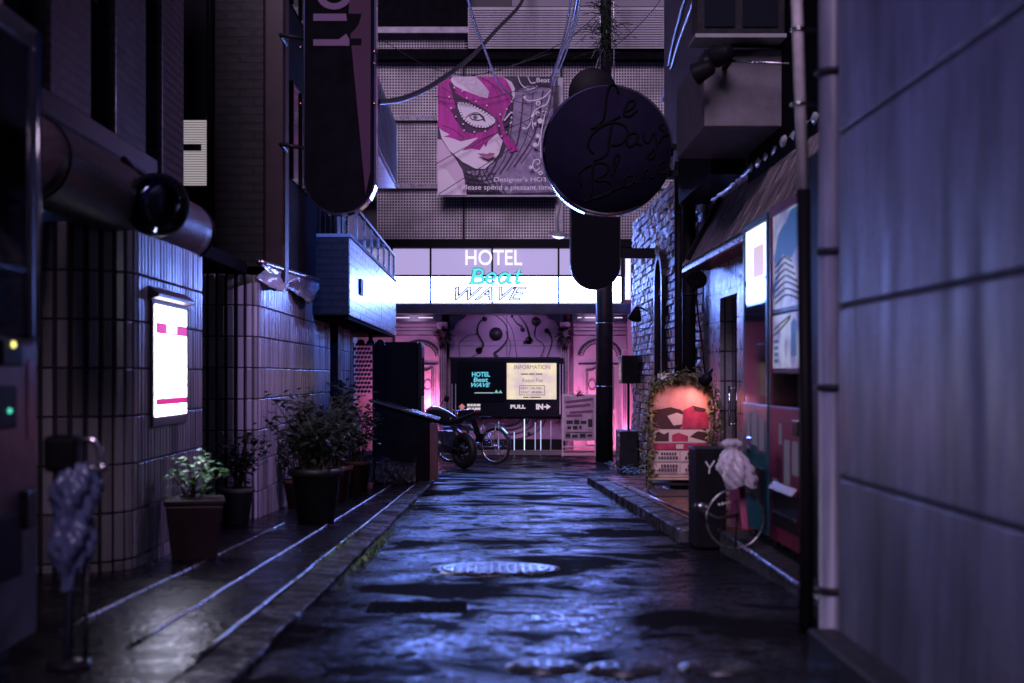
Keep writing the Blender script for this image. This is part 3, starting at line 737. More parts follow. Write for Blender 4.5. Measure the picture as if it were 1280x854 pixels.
b = MB(); b.tube(spline([Fm(.92,-.38,1.0), Fm(1.0,-.25,1.02), Fm(1.08,-.1,.97), Fm(1.08,.1,.97), Fm(1.0,.25,1.02), Fm(.92,.38,1.0)], 4), .012, 8); b.tube([Fm(.92,-.38,1.0), Fm(.98,-.26,1.02)], .019, 8); b.tube([Fm(.92,.38,1.0), Fm(.98,.26,1.02)], .019, 8); hb = b.build('handlebar', M_black, t)
for q in (-1, 1):
    b = MB(); b.tube([Fm(1.0,q*.25,1.02), Fm(1.0,q*.30,1.12), Fm(1.0,q*.36,1.17)], .006, 6); b.lathe(Fm(1.0,q*.40,1.19), [(.001,-.02),(.05,-.012),(.062,.005),(.001,.008)], 18, -h); b.build('mirror', M_black, hb)
b = MB(); b.tube(spline([Fm(-.30,0,.62), Fm(-.2,0,.70), Fm(.1,0,.74)], 4), .03, 8, True, [.02]*9); b.prism([Fm(-.30,-.08,.66), Fm(-.1,-.08,.70), Fm(.2,-.08,.74), Fm(.2,-.08,.70), Fm(-.1,-.08,.66)], s*.16); b.build('mudguard', mat('silver_guard', (.4,.4,.45), .2, .9), t, .01)
b = MB(); b.tube([Fm(.5,-.12,.3), Fm(.42,-.3,.0)], .012, 8); b.build('side_stand', M_steel, t)

y_ = 26.0; bx = ux(619, y_)
Fm, h, s = frame_of((bx, y_, zg(y_)), (-.80, .6))
t = thing('bicycle', (bx, y_, zg(y_)), 'city bicycle with thin tyres parked behind the black motorcycle', 'bicycle')
wheel(t, Fm(0,0,.34), s, .34, .02, 28, M_rubber, M_chrome)
wheel(t, Fm(1.06,0,.34), s, .34, .02, 28, M_rubber, M_chrome)
b = MB(); bb = Fm(.44,0,.30); st = Fm(.30,0,.72); hd = Fm(.90,0,.82)
b.tube([bb, st], .016, 8); b.tube([bb, Fm(.93,0,.66)], .018, 8); b.tube([Fm(.34,0,.6), hd], .014, 8)
for q in (-1,1): b.tube([Fm(0,q*.05,.34), bb+s*q*.03], .009, 6); b.tube([Fm(0,q*.05,.34), st+s*q*.02], .008, 6)
b.tube([hd, Fm(.93,0,.66)], .02, 8); b.build('frame', mat('frame_silver', (.35,.33,.4), .25, .6), t)
b = MB()
for q in (-1,1): b.tube([Fm(1.06,q*.05,.34), Fm(.95,q*.04,.64), Fm(.93,0,.66)], .011, 6)
b.build('fork', M_steel, t)
b = MB(); b.tube([st, Fm(.27,0,.84)], .012, 8); b.build('seat_post', M_chrome, t)
b = MB(); b.prism([Fm(.12,-.08,.88), Fm(.12,.08,.88), Fm(.22,.07,.885), Fm(.38,.02,.87), Fm(.40,0,.87), Fm(.38,-.02,.87), Fm(.22,-.07,.885)], (0,0,-.045)); b.build('saddle', M_black, t, .015, 3)
b = MB(); b.tube([hd, Fm(.88,0,.96)], .013, 8); b.tube(spline([Fm(.66,-.27,.98), Fm(.80,-.2,.99), Fm(.9,-.07,.97), Fm(.9,.07,.97), Fm(.80,.2,.99), Fm(.66,.27,.98)], 4), .011, 8); b.build('handlebar', M_chrome, t)
b = MB(); b.torus(bb+s*.05, s, .085, .006, 24, 6); b.tube([bb+s*.07, bb+s*.07+h*.12+Vector((0,0,-.12))], .009, 6); b.tube([bb-s*.07, bb-s*.07-h*.12+Vector((0,0,.12))], .009, 6); b.build('crank', M_steel, t)
b = MB(); pts = [Fm(.34*0+.365*math.cos(R(a)),0,.34+.365*math.sin(R(a))) for a in range(20, 200, 12)]
for i in range(len(pts)-1): b.obox((pts[i]+pts[i+1])/2, (pts[i+1]-pts[i])*.52, s*.028, (Vector(pts[i])-Fm(0,0,.34)).normalized()*.002)
b.build('mudguard', M_steel, t)
b = MB(); b.obox(Fm(-.02,0,.74), h*.2, s*.07, Vector((0,0,.008))); b.tube([Fm(0,.06,.36), Fm(-.06,.06,.73)], .006, 6); b.tube([Fm(0,-.06,.36), Fm(-.06,-.06,.73)], .006, 6); b.build('carrier_rack', M_steel, t)

# ------------------------------------------------------------------ hotel at the end of the lane
YH = 30.0
t = thing('hotel_building', (0, YH, zg(YH)), 'hotel closing the lane, with mesh screens above a pink-lit entrance', 'building')
b = MB(); b.box(-9, 9, YH+.02, YH+6, zg(YH)-.3, 12); b.build('wall', M_facade, t)
def hb(nm, px0, px1, py0, py1, y0, y1, m, parent=None, bevel=0.0, Y=None):
    Yr = Y or y0; b = MB(); b.box(ux(px0,Yr), ux(px1,Yr), y0, y1, uz(py1,Yr), uz(py0,Yr)); return b.build(nm, m, parent or t, bevel)
M_navy = mat('navy_beam', (.035, .04, .085), .35, nscale=4)
M_mesh = mat('mesh_wire', (.60, .54, .58), .4, .1, nscale=1.3, namt=.45)
# upper structure
hb('upper_wall', 400, 900, -150, 300, 29.9, 30.01, mat('backing_dark', (.06,.05,.065), .7), Y=29.9)
hb('dark_opening', 440, 584, -60, 33, 29.5, 29.85, M_blackmatte)
hb('light_beam', 440, 585, 33.5, 41, 29.3, 29.85, mat('pale_beam', (.42,.38,.45), .5, nscale=4))
M_corr = mat('corrugated_sheet', (.42,.39,.44), .45, nscale=2, namt=.25, streak=True)
cp = hb('corrugated_cladding', 585, 830, 9, 60, 29.25, 29.7, M_corr)
b = MB()
for i in range(17):
    py = 10.5+i*3; b.box(ux(585.5,29.2), ux(829.5,29.2), 29.225, 29.249, uz(py+1.7,29.2), uz(py,29.2))
b.build('corrugation', M_corr, cp)
hb('dark_beam', 440, 850, 61, 74, 29.3, 29.85, M_blackmatte)
hb('upper_strip', 640, 850, -60, 8, 29.3, 29.85, mat('upper_grey', (.22,.2,.25), .6))
wins = ((472,578),(581,700),(703,850))
rows = ((76,144),(151,229),(236,298))
M_band = mat('chipped_band', (.34,.31,.37), .6, nscale=25, namt=.7, bump=.6, bscale=50)
hb('band', 440, 850, 66, 74.5, 29.2, 29.29, M_band) if False else None
for py0, py1 in ((66.5,75.5),(144.5,150.5),(229.5,235.5)):
    hb('window_band', 440, 850, py0, py1, 29.42, 29.62, M_band)
for (a0, a1) in ((41.5, 66),) : 
    b = MB(); Y = 29.5
    for i in range(32): 
        px = 472 + i*3.45; b.box(ux(px,Y), ux(px+1.0,Y), Y, Y+.012, uz(a1,Y), uz(a0,Y))
    for i in range(7):
        py = a0+1+i*3.6; b.box(ux(470,Y), ux(584,Y), Y+.0125, Y+.022, uz(py+1.0,Y), uz(py,Y))
    b.build('mesh_screen', M_mesh, t)
for x0, x1 in wins:
    for p0, p1 in rows:
        b = MB(); Y = 29.5
        n = int((x1-x0)/3.5); m_ = int((p1-p0)/3.5)
        for i in range(n+1):
            px = x0 + (x1-x0)*i/n; b.box(ux(px-.6,Y), ux(px+.6,Y), Y, Y+.012, uz(p1,Y), uz(p0,Y))
        for i in range(m_+1):
            py = p0 + (p1-p0)*i/m_; b.box(ux(x0,Y), ux(x1,Y), Y+.0125, Y+.022, uz(py+.6,Y), uz(py-.6,Y))
        b.build('mesh_screen', M_mesh, t)
for px in (578, 700.2):
    hb('mullion', px, px+2.8, 70, 298, 29.44, 29.56, M_dark)
hb('pale_post', 694.5, 704, 97, 298, 29.36, 29.43, mat('post_grey', (.45,.42,.48), .4, nscale=4))
hb('black_fascia', 440, 850, 298.5, 309, 28.9, 29.8, M_black, None, .02)
hb('navy_beam', 440, 850, 379, 392, 28.95, 29.8, M_navy, None, .02)

for sg, pxs in ((0, ((493, 512), (523, 541))), (1, ((722, 727), (731, 744), (768, 778)))):
    for a_, c_ in pxs:
        hb('cornice_light', a_, c_, 396.6, 397.7, 29.58, 29.6, emit('cornice_glow', (.85,.62,.85), 1.2))
# light box with the sign lettering
tb = thing('light_box_sign', (0, 29.0, 3), 'long glowing hotel light box with white upper and brighter lower panels', 'light box')
Y = 29.0
M_lo = emit('panel_bright', (.17, .29, 1.0), 60.0); M_hi = emit('panel_violet', (.44, .36, .68), 1.0)
cols = ((490,537),(539.5,614),(616.5,697),(699.5,776))
for x0, x1 in cols:
    hb('upper_panel', x0, x1, 311, 343.6, 29.0, 29.03, M_hi, tb)
    hb('lower_panel', x0, x1, 346.2, 377.5, 29.0, 29.03, M_lo, tb)
hb('case', 440, 779, 309.5, 378.7, 29.04, 29.6, M_navy, tb, 0, 29.0)
b = MB()
for px in (489, 537.1, 614.1, 697.1, 776.2): b.box(ux(px,Y), ux(px+2.2,Y), 28.96, 29.035, uz(377.9,Y), uz(310.2,Y))
for (x0, x1) in cols: b.box(ux(x0+.05,Y), ux(x1-.05,Y), 28.97, 29.033, uz(346,Y), uz(343.8,Y))
b.build('mullion_grid', M_black, tb)
b = MB(); b.box(ux(779.5,29), ux(786,29), 28.6, 28.63, uz(376,29), uz(313,29)); b.build('return_panel', emit('panel_return', (.62,.6,.85), 1.6), tb)
lettering('hotel_letters', 'HOTEL', ux(582,Y), ux(652.5,Y), uz(332,Y), uz(313,Y), 28.93, emit('letter_white', (.95,.93,1.0), 1.15), tb, .05, 0, .006)
M_cy = emit('letter_cyan', (.12, .82, .86), 1.0)
lettering('wave_letters_outline', 'WAVE', ux(568,Y), ux(660,Y), uz(376.5,Y), uz(358,Y), 28.95, mat('outline_grey', (.18,.16,.22), .5), tb, .02, .42, .02, .03)
lettering('wave_letters', 'WAVE', ux(569,Y), ux(659,Y), uz(375.8,Y), uz(358.7,Y), 28.97, emit('letter_pale', (.8,.84,1.0), 1.3), tb, .02, .42, .02)

# printed banner over the mesh
tbn = thing('advertising_banner', (0, 29.2, 4.5), 'square printed banner of a face in magenta feather mask', 'banner')
Y = 29.15
def bp(u, v, d=0): 
    px, py = 540+u/5.022, 85+v/5.022
    return (ux(px,Y), Y-d, uz(py,Y))
b = MB(); b.prism([bp(35,55), bp(790,55), bp(790,800), bp(35,800)], (0, .04, 0)); b.build('sheet', mat('banner_dark', (.05,.03,.07), .5), tbn)
PM = [mat('print_net', (.30,.24,.37), .5, nscale=9, namt=.35), mat('print_skin', (.88,.78,.86), .5), mat('print_neck', (.74,.56,.70), .5), mat('print_magenta', (.48,.02,.30), .5, nscale=7, namt=.45, streak=True),
      mat('print_plum', (.07,.012,.07), .5), mat('print_feather', (.70,.58,.70), .5, nscale=14, namt=.2), mat('print_black', (.012,.01,.015), .5), mat('print_lip', (.48,.17,.33), .5), mat('print_white', (.88,.84,.90), .5), mat('print_iris', (.25,.24,.30), .4)]
b = MB(); lay = [0]
def poly(mi, pts):
    lay[0] += 1; d = .001 + .0008*lay[0]
    b.cur = mi; b.add([bp(u, v, d) for u, v in pts], [tuple(range(len(pts)))])
def stroke(mi, pts, w, k=6):
    lay[0] += 1; d = .001 + .0008*lay[0]; q = spline([Vector((u, v, 0)) for u, v in pts], k) if len(pts) > 2 else [Vector((u,v,0)) for u, v in pts]
    vs = []; fs = []
    for i, p in enumerate(q):
        tt = (q[min(i+1,len(q)-1)]-q[max(i-1,0)]).normalized(); n = Vector((-tt.y, tt.x, 0))*w/2
        vs += [bp(p.x+n.x, p.y+n.y, d), bp(p.x-n.x, p.y-n.y, d)]
    for i in range(len(q)-1): fs.append((2*i, 2*i+1, 2*i+3, 2*i+2))
    b.cur = mi; b.add(vs, fs)
def dot(mi, u, v, r, n=10, ry=None): poly(mi, [(u+r*math.cos(2*math.pi*i/n), v+(ry or r)*math.sin(2*math.pi*i/n)) for i in range(n)])
poly(0, [(520,150),(600,110),(760,130),(760,780),(450,790),(330,720),(210,650),(330,640),(440,560),(470,480),(500,300)])
for k in range(9): stroke(6, [(520+k*22-20, 200+k*68-60), (600+k*14, 150+k*75), (740, 95+k*85)], 3.5)
for k in range(8): stroke(4, [(760-k*62, 130+k*12), (700-k*55, 380+k*30), (560-k*45, 600+k*22)], 9 if k % 2 else 4)
for k in range(7): stroke(6, [(215+k*26, 625+k*4), (225+k*30, 700), (260+k*34, 790)], 5)
for k in range(5): stroke(6, [(205, 660+k*30), (300, 680+k*26), (400, 660+k*30)], 4)
poly(1, [(35,330),(60,440),(110,520),(190,590),(270,632),(330,636),(380,592),(420,540),(436,490),(450,430),(440,340),(480,240),(520,185),(520,130),(500,90),(440,56),(130,56),(35,200)])
poly(2, [(35,450),(60,450),(110,525),(150,575),(190,640),(205,700),(218,800),(35,800)])
poly(1, [(35,620),(90,640),(150,720),(185,799),(35,799)])
poly(3, [(35,72),(104,57),(140,112),(200,142),(280,172),(348,192),(358,150),(320,100),(275,57),(440,57),(470,80),(500,140),(506,205),(470,262),(440,330),(458,405),(520,480),(540,518),(490,532),(440,452),(410,412),(352,462),(338,500),(326,478),(300,517),(250,508),(190,520),(250,470),(292,436),(180,462),(120,440),(72,432),(112,420),(60,392),(38,368)])
poly(5, [(122,58),(272,58),(322,104),(356,152),(342,190),(322,172),(300,184),(275,160),(240,150),(205,118),(160,96)])
poly(4, [(104,92),(130,100),(150,160),(200,190),(262,222),(340,262),(398,318),(392,360),(350,396),(262,414),(200,400),(150,330),(122,262),(150,250)])
poly(4, [(400,290),(418,340),(432,400),(446,440),(436,446),(414,400),(404,340)])
poly(4, [(440,345),(470,300),(500,200),(510,230),(498,300),(480,360),(455,375)])
for (a, c) in (((60,120),(180,240)),((45,200),(150,330)),((60,360),(200,440)),((340,70),(420,200)),((300,60),(460,180)),((400,70),(480,220)),((240,500),(380,420)),((480,420),(525,520))): stroke(4, [a, ((a[0]+c[0])/2+12, (a[1]+c[1])/2-8), c], 3)
poly(1, [(168,224),(232,232),(305,268),(372,310),(384,342),(336,368),(262,360),(206,320),(176,262)])
poly(6, [(230,304),(262,288),(300,292),(330,318),(338,344),(318,330),(290,336),(252,330)])
poly(8, [(240,306),(266,296),(298,300),(318,322),(290,328),(256,324)])
dot(9, 272, 311, 16); dot(6, 272, 311, 7); dot(8, 278, 305, 3)
stroke(6, [(205,322),(240,292),(285,284),(330,312)], 4)
pe = [(168,224),(232,232),(305,268),(372,310),(388,342),(336,372),(262,364),(202,322),(172,262),(168,224)]
q = spline([Vector((u,v,0)) for u, v in pe], 4)
for p in q: dot(8, p.x, p.y, 7.5, 8)
for k in range(9): dot(8, 456+ (k*7.5 if k<6 else 45-(k-6)*2), 330-k*9 if k<6 else 285+(k-6)*30, 6, 8)
for (u, v) in ((140,128),(192,148),(218,192),(276,212),(344,240),(108,186),(120,256),(150,310),(196,356),(202,396),(266,406),(334,400),(428,296),(420,368),(436,432),(470,262),(500,216),(492,352),(466,408)): dot(8, u, v, 5, 8)
poly(7, [(284,541),(322,540),(346,545),(362,536),(396,541),(384,562),(350,577),(316,562)]); stroke(4, [(286,542),(340,553),(394,543)], 2.5)
stroke(2, [(400,440),(418,470),(430,490),(400,500)], 3); stroke(2, [(395,590),(340,612),(280,606)], 3)
for pts in (((580,190),(600,210),(650,208),(700,190),(740,150),(760,110)), ((740,170),(720,230),(680,250),(640,280),(620,340),(600,380),(575,385)), ((720,260),(700,330),(684,420),(680,500),(684,570)), ((640,290),(630,350),(636,390)), ((676,430),(668,480),(650,500),(632,490)), ((655,610),(676,600),(668,580),(640,586),(632,620),(650,650),(676,630)), ((540,60),(560,110),(610,140),(660,120)), ((600,60),(620,100),(650,96))): stroke(8, pts, 6)
for (u, v, r) in ((580,190,9),(666,228,16),(662,292,14),(700,288,15),(630,308,11),(678,338,17),(644,356,9),(664,432,13),(646,488,14),(620,628,11),(680,664,14),(575,384,8)): dot(8, u, v, r)
for (u, v, r) in ((666,228,9),(700,288,8),(662,292,7),(680,664,7)): dot(0, u, v, r)
b.build('print_pattern', PM, tbn)
def bl(body, u0, u1, v0, v1):
    p0, p1 = bp(u0, v1), bp(u1, v0); lettering('lettering', body, p0[0], p1[0], p0[2], p1[2], Y-.125, PM[8], tbn, .003, 0, .008)
bl("Designer's HOTEL", 390, 775, 690, 728); bl('Please spend a pleasant time.', 190, 765, 738, 779); bl('Beat', 655, 738, 70, 98)
b = MB(); b.prism([bp(30,798,.005), bp(795,798,.005), bp(795,808,.005), bp(30,808,.005)], (0,.05,0)); b.build('hem_bar', mat('pale_bar', (.6,.56,.62), .4), tbn)

# entrance storey: everything on the wall plane
Yw = 29.99
M_pink = mat('pink_panel', (.46,.28,.43), .5, nscale=3, namt=.12)
hb('dark_cornice', 440, 552, 392.5, 402, 29.6, 30.0, M_navy); hb('dark_cornice', 715, 800, 392.5, 402, 29.6, 30.0, M_navy)
# rounded shoulders beside the scroll panel
sp = hb('scroll_panel', 562, 704, 393, 446.5, 29.75, 29.99, mat('scroll_panel_violet', (.36,.24,.44), .5, nscale=3, namt=.1))
M_or = M_orn
b = MB(); Y = 29.745
def wstroke(pts, w0, w1=None, k=7, Yp=29.745):
    q = spline([Vector((u, v, 0)) for u, v in pts], k); vs = []; fs = []; n = len(q)
    for i, p in enumerate(q):
        tt = (q[min(i+1,n-1)]-q[max(i-1,0)]).normalized(); w = w0 + ((w1 if w1 is not None else w0)-w0)*i/(n-1)
        m_ = Vector((-tt.y, tt.x, 0))*w/2
        for sg in (1,-1):
            for dy in (0, -.014): vs.append((ux(p.x+sg*m_.x,Yp), Yp+dy, uz(p.y+sg*m_.y,Yp)))
    for i in range(n-1):
        a = 4*i; c = 4*(i+1); fs += [(a+1,a+3,c+3,c+1),(a,c,c+2,a+2),(a,a+1,c+1,c),(a+2,c+2,c+3,a+3)]
    b.add(vs, fs)
def wdot(px, py, r, Yp=29.745): b.cyl((ux(px,Yp), Yp, uz(py,Yp)), (ux(px,Yp), Yp-.014, uz(py,Yp)), r/59.6, 20)
_keep = b
BT = [([(589.5,354),(590.5,345),(591.5,337)],4.4,4.4),([(585.5,354.2),(594,354.2)],1.6,1.6),([(586.5,336.9),(595,336.9)],1.6,1.6),
 ([(590,337.3),(598,337.2),(601.5,341),(598,345),(592,345.2)],3.0,3.0),([(592,345.4),(600,345.6),(603.5,350),(600,354),(591,354.2)],3.3,3.0),
 ([(608,348.4),(618,348.0)],1.7,1.7),([(618.5,348),(617,343.2),(612.5,341.9),(608,345),(607,349.5),(609.4,353.4),(614,354.2),(619,351.2)],3.1,2.2),
 ([(634,344),(629.5,342),(624.5,344.5),(623,350),(626,353.9),(631,352),(634.5,346)],3.0,3.0),([(635.8,341.8),(634.8,351.4),(636.6,354.2),(639.6,352)],3.3,2),
 ([(646.2,337.3),(645,351),(647,354.2),(651,351.8)],3.4,2),([(640.8,342.6),(651.2,342.4)],1.9,1.9)]
b = MB()
for pts, w0, w1 in BT: wstroke([(x+(354-y)*.16, y) for x, y in pts], w0+1.5, w1+1.5, 5, 28.95)
b.build('beat_outline', mat('outline_teal', (.01,.08,.12), .5), tb)
b = MB()
for pts, w0, w1 in BT: wstroke([(x+(354-y)*.16, y) for x, y in pts], w0, w1, 5, 28.93)
b.build('beat_letters', M_cy, tb)
b = _keep
for pts, w0, w1 in ((((607,398),(599,404),(597,416),(604,430),(600,437),(595,438)),1,4), (((618,393),(632,406),(634,424),(625,436),(618,442),(622,446)),1,3.5), (((628,394),(640,412),(646,446)),.8,.8), (((648,394),(658,408),(662,426),(654,428)),.8,4.5), (((672,402),(668,420),(680,432),(676,446)),.8,.8), (((683,412),(690,426),(684,446)),3,.8), (((575,446),(574,430),(584,420),(597,418)),.7,.7), (((590,446),(601,440)),.7,.7), (((640,396),(646,404),(653,409)),.8,3.2), (((636,446),(638,430),(632,414)),.8,.8)): wstroke(pts, w0, w1)
for px, py, r in ((620,417.5,8.4),(670,402,5.6),(606,399,3.2),(599,438,4.2),(661,425.5,4.6),(653,412,2.8),(683,413.5,3),(640,395.5,1.6)): wdot(px, py, r)
b.build('scroll_ornament', M_orn, sp)
for px in (633.2,): 
    b = MB(); b.box(ux(px,29.74), ux(px+.7,29.74), 29.738, 29.749, uz(446,29.74), uz(393.5,29.74)); b.build('panel_joint', M_orn, sp)
b = MB(); b.box(ux(562.5,29.74), ux(703.5,29.74), 29.741, 29.7495, uz(432.6,29.74), uz(432,29.74)); b.box(ux(562.5,29.74), ux(703.5,29.74), 29.741, 29.7495, uz(426.4,29.74), uz(425.9,29.74)); b.build('panel_line', mat('violet_line', (.18,.11,.22), .5), sp)
for sg in (0, 1):
    b = MB(); X_ = lambda u: u if not sg else 1266-u
    o_ = [(562,393.2),(584,393.2),(580,398),(573,401),(569,406),(567,412),(562,414)]
    b.prism([(ux(X_(u),29.7), 29.7, uz(v,29.7)) for u, v in o_], (0,.04,0)); b.build('panel_shoulder', M_navy, sp)
# pilasters with leafy capitals
def pilaster(px, w):
    p = hb('pilaster', px-w/2, px+w/2, 412, 562, 29.62, 29.99, mat('pilaster_violet', (.34,.22,.36), .5, nscale=5)); 
    b = MB(); Yp = 29.60
    for dx in (-.3, 0, .3): b.box(ux(px+dx*w-.35,Yp), ux(px+dx*w+.35,Yp), Yp-.002, Yp+.019, uz(560,Yp), uz(424,Yp))
    b.build('flute_groove', M_orn, p)
    b = MB(); b.box(ux(px-w*.62,29.58), ux(px+w*.62,29.58), 29.56, 29.99, uz(411.8,29.58), uz(402.5,29.58)); b.build('capital_block', M_pink, p, .02)
    b = MB(); c = Vector((ux(px,29.5), 29.52, uz(418,29.5)))
    for i in range(70):
        a = random.uniform(0, 6.28); l = random.uniform(.09, .24)
        leaf(b, c+Vector((math.cos(a)*.06*random.random(), random.uniform(-.05,.05), math.sin(a)*.05)), (math.cos(a)*1.5, random.uniform(-.6,.1), math.sin(a)), l, l*.3)
    b.build('acanthus_leaves', M_orn, p)
pilaster(553, 10); pilaster(706, 10)
# door bays
def bay(cx, hw, doorw):
    arc_o = [(cx+hw*math.cos(R(a)), 447-hw*.86*math.sin(R(a))) for a in range(0, 181, 10)]
    base = hb('door_bay', cx-hw-6, cx+hw+6, 402.5, 563, 29.86, 29.99, M_pink)
    global b
    b = MB()
    for rr, w in ((1.0, 2.6), (.80, 1.2)):
        wstroke([(cx+hw*rr*math.cos(R(a)), 447-hw*.86*rr*math.sin(R(a))) for a in range(4, 177, 12)], w, w, 3, 29.855)
    for a in range(10, 175, 9):
        wdot(cx+hw*.91*math.cos(R(a)), 447-hw*.86*.91*math.sin(R(a)), .9, 29.855)
    for py in (409, 413.5, 419): wstroke([(cx-hw-6, py), (cx, py), (cx+hw+6, py)], 1.0, 1.0, 2, 29.855)
    wstroke([(cx-hw, 454.5), (cx-hw*.3, 454), (cx, 452), (cx+hw*.3, 454), (cx+hw, 454.5)], 2, 2, 4, 29.855)
    b.build('arch_moulding', M_orn, base)
    for sg in (-1, 1):
        dc = cx + sg*doorw/2
        d = hb('door', dc-doorw/2+.4, dc+doorw/2-.4, 456.5, 561, 29.82, 29.859, mat('door_pink', (.50,.30,.46), .42, nscale=3, namt=.1))
        b = MB(); x0, x1 = dc-doorw*.36, dc+doorw*.36
        for k in (0, 1):
            i = k*1.8
            wstroke([(x0+i, 512-i), (x0+i, 468+i), (x0+i, 462+i), (dc, 461+i), (dc+doorw*.2, 458.5+i), (x1-i, 460+i), (x1-i, 470+i), (x1-i, 512-i)], .8, .8, 3, 29.815)
        wstroke([(x0, 512), (dc, 512), (x1, 512)], .8, .8, 2, 29.815); wstroke([(x0, 518), (x0, 538), (x0, 556), (dc, 556), (x1, 556), (x1, 538), (x1, 518), (dc, 518), (x0, 518)], .8, .8, 2, 29.815)
        wstroke([(dc+doorw*.22*math.cos(R(a)), 481+6.4*math.sin(R(a))) for a in range(0, 361, 30)], .7, .7, 2, 29.815)
        b.build('panel_moulding', M_orn, d)
bay(525, 25, 19); bay(750, 27, 20)
for k in range(4):
    hb('fluted_column', 778+k*2.2, 779.6+k*2.2, 437, 562, 29.5, 29.75, M_pink, None, .012)
hb('side_wall', 787, 830, 380, 570, 28.4, 29.99, mat('pink_side', (.42,.26,.40), .5, nscale=3), None, 0, 29.2)
# plinth and floor strips
pn = hb('low_panel', 565, 703, 524, 549, 29.76, 29.985, mat('low_panel_violet', (.34,.22,.38), .45, nscale=3))
b = MB()
for k, r in enumerate((22, 30, 39, 50)): wstroke([(633+r*math.cos(R(a)), 519+r*.62*math.sin(R(a))) for a in range(10, 100, 12)], .8, 1.8, 4, 29.755)
wdot(661.5, 542, 2.4, 29.755); b.build('scroll_ornament', M_orn, pn)
hb('plinth', 562, 706, 549.5, 563, 29.5, 29.985, M_black); hb('threshold', 440, 800, 563.2, 569, 29.3, 29.985, mat('threshold_grey', (.16,.15,.17), .3))

# black notice case with the lit logo and price panel
tn = thing('notice_case', (0, 29.6, 1), 'black notice case with glowing logo panel and yellowish price board', 'notice board')
Y = 29.45
def nb(nm, px0, px1, py0, py1, dy, m, parent=None, bevel=0.0): b = MB(); b.box(ux(px0,Y), ux(px1,Y), Y-dy, Y-dy+.02, uz(py1,Y), uz(py0,Y)); return b.build(nm, m, parent or tn, bevel)
b = MB(); b.box(ux(563,Y), ux(705,Y), Y, 29.74, uz(521,Y), uz(447.5,Y)); b.build('case', mat('case_navy', (.008,.009,.018), .4, spec=.1), tn, .01)
nb('logo_panel', 571, 630.5, 452, 502, .021, mat('logo_panel_black', (.004,.006,.012), .3, spec=.1))
M_cb = emit('cyan_small', (.14,.62,.80), 1.0)
lettering('lettering', 'HOTEL', ux(590,Y), ux(612.5,Y), uz(471,Y), uz(465,Y), Y-.022, M_cb, tn, .006, 0, .03)
lettering('lettering', 'Beat', ux(592,Y), ux(610,Y), uz(477.5,Y), uz(472,Y), Y-.022, M_cb, tn, .006, .1, .02)
lettering('lettering', 'WAVE', ux(589,Y), ux(613,Y), uz(484,Y), uz(478.5,Y), Y-.022, M_cb, tn, .006, .35, .02)
nb('slogan_strip', 593, 617, 490.6, 491.8, .023, emit('slogan_white', (.45,.6,.7), .7))
b = MB()
for px, r in ((620.5,2.2),(625.5,1.9)): b.prism([(ux(px-r*1.3,Y), Y-.022, uz(491.5,Y)), (ux(px+r*1.3,Y), Y-.022, uz(491.5,Y)), (ux(px,Y), Y-.022, uz(491.5-r*2,Y))], (0,-.004,0))
b.build('emblem', emit('emblem_green', (.3,.7,.6), .7), tn)
M_pg = emit('price_glow', (.82,.66,.36), 1.0)
_n = M_pg.node_tree.nodes; _z = _n.new('ShaderNodeTexNoise'); _z.inputs['Scale'].default_value = 3.2; _z.inputs['Detail'].default_value = 4
_c = _n.new('ShaderNodeValToRGB'); _c.color_ramp.elements[0].position = .35; _c.color_ramp.elements[0].color = (.66,.50,.58,1); _c.color_ramp.elements[1].position = .66; _c.color_ramp.elements[1].color = (.90,.80,.52,1)
_t = _n.new('ShaderNodeTexCoord'); M_pg.node_tree.links.new(_t.outputs['Object'], _z.inputs['Vector'])
M_pg.node_tree.links.new(_z.outputs['Fac'], _c.inputs['Fac']); M_pg.node_tree.links.new(_c.outputs['Color'], _n['Principled BSDF'].inputs['Emission Color'])
ip = nb('price_panel', 633.5, 695.5, 454, 499.3, .021, M_pg)
M_ink = mat('brown_ink', (.14,.09,.10), .5); M_inkp = mat('pale_ink', (.34,.24,.26), .5)
def pl(body, x0, x1, y0, y1, m=M_ink, bold=0): lettering('lettering', body, ux(x0,Y), ux(x1,Y), uz(y1,Y), uz(y0,Y), Y-.022, m, tn, .004, 0, bold)
pl('INFORMATION', 643, 687.5, 456.5, 461.5, M_inkp); pl('Room Fee', 653, 678.5, 473, 478, M_inkp)
pl('REST / \u00a55,700~', 651, 679, 484, 487.3, M_ink, .01); pl('STAY / \u00a59,800~', 651, 679, 489, 492.3, M_ink, .01)
b = MB()
for (x0,x1,y0,y1) in ((651,660,467,468.4),(661,668,467,468.4),(669.5,678,467,468.4),(654,661,496,497.4),(662.5,676,496,497.4),(649,681,481.9,482.6),(649,681,493.4,494.1),(649,649.6,482.7,493.3),(680.4,681,482.7,493.3)): b.box(ux(x0,Y), ux(x1,Y), Y-.026, Y-.0215, uz(y1,Y), uz(y0,Y))
b.build('price_border', M_ink, tn)
M_pw = emit('small_white', (.75,.65,.75), .8); M_pr = emit('small_red', (.8,.3,.3), .6)
lettering('lettering', 'PULL', ux(638,Y), ux(657,Y), uz(511,Y), uz(506,Y), Y-.012, M_pw, tn, .005, 0, .05)
lettering('lettering', 'IN', ux(670,Y), ux(679,Y), uz(512,Y), uz(505,Y), Y-.012, M_pw, tn, .005, 0, .06)
b = MB(); A = [(679.5,507.6),(683,507.6),(683,504.8),(688.5,508.5),(683,512.3),(683,509.6),(679.5,509.6)]
b.prism([(ux(x,Y), Y-.012, uz(y,Y)) for x, y in A], (0,-.005,0)); b.build('arrow_mark', M_pw, tn)
b = MB(); A = [(573,509),(577.5,504.5),(582,509),(580,509),(580,512.5),(575,512.5),(575,509)]
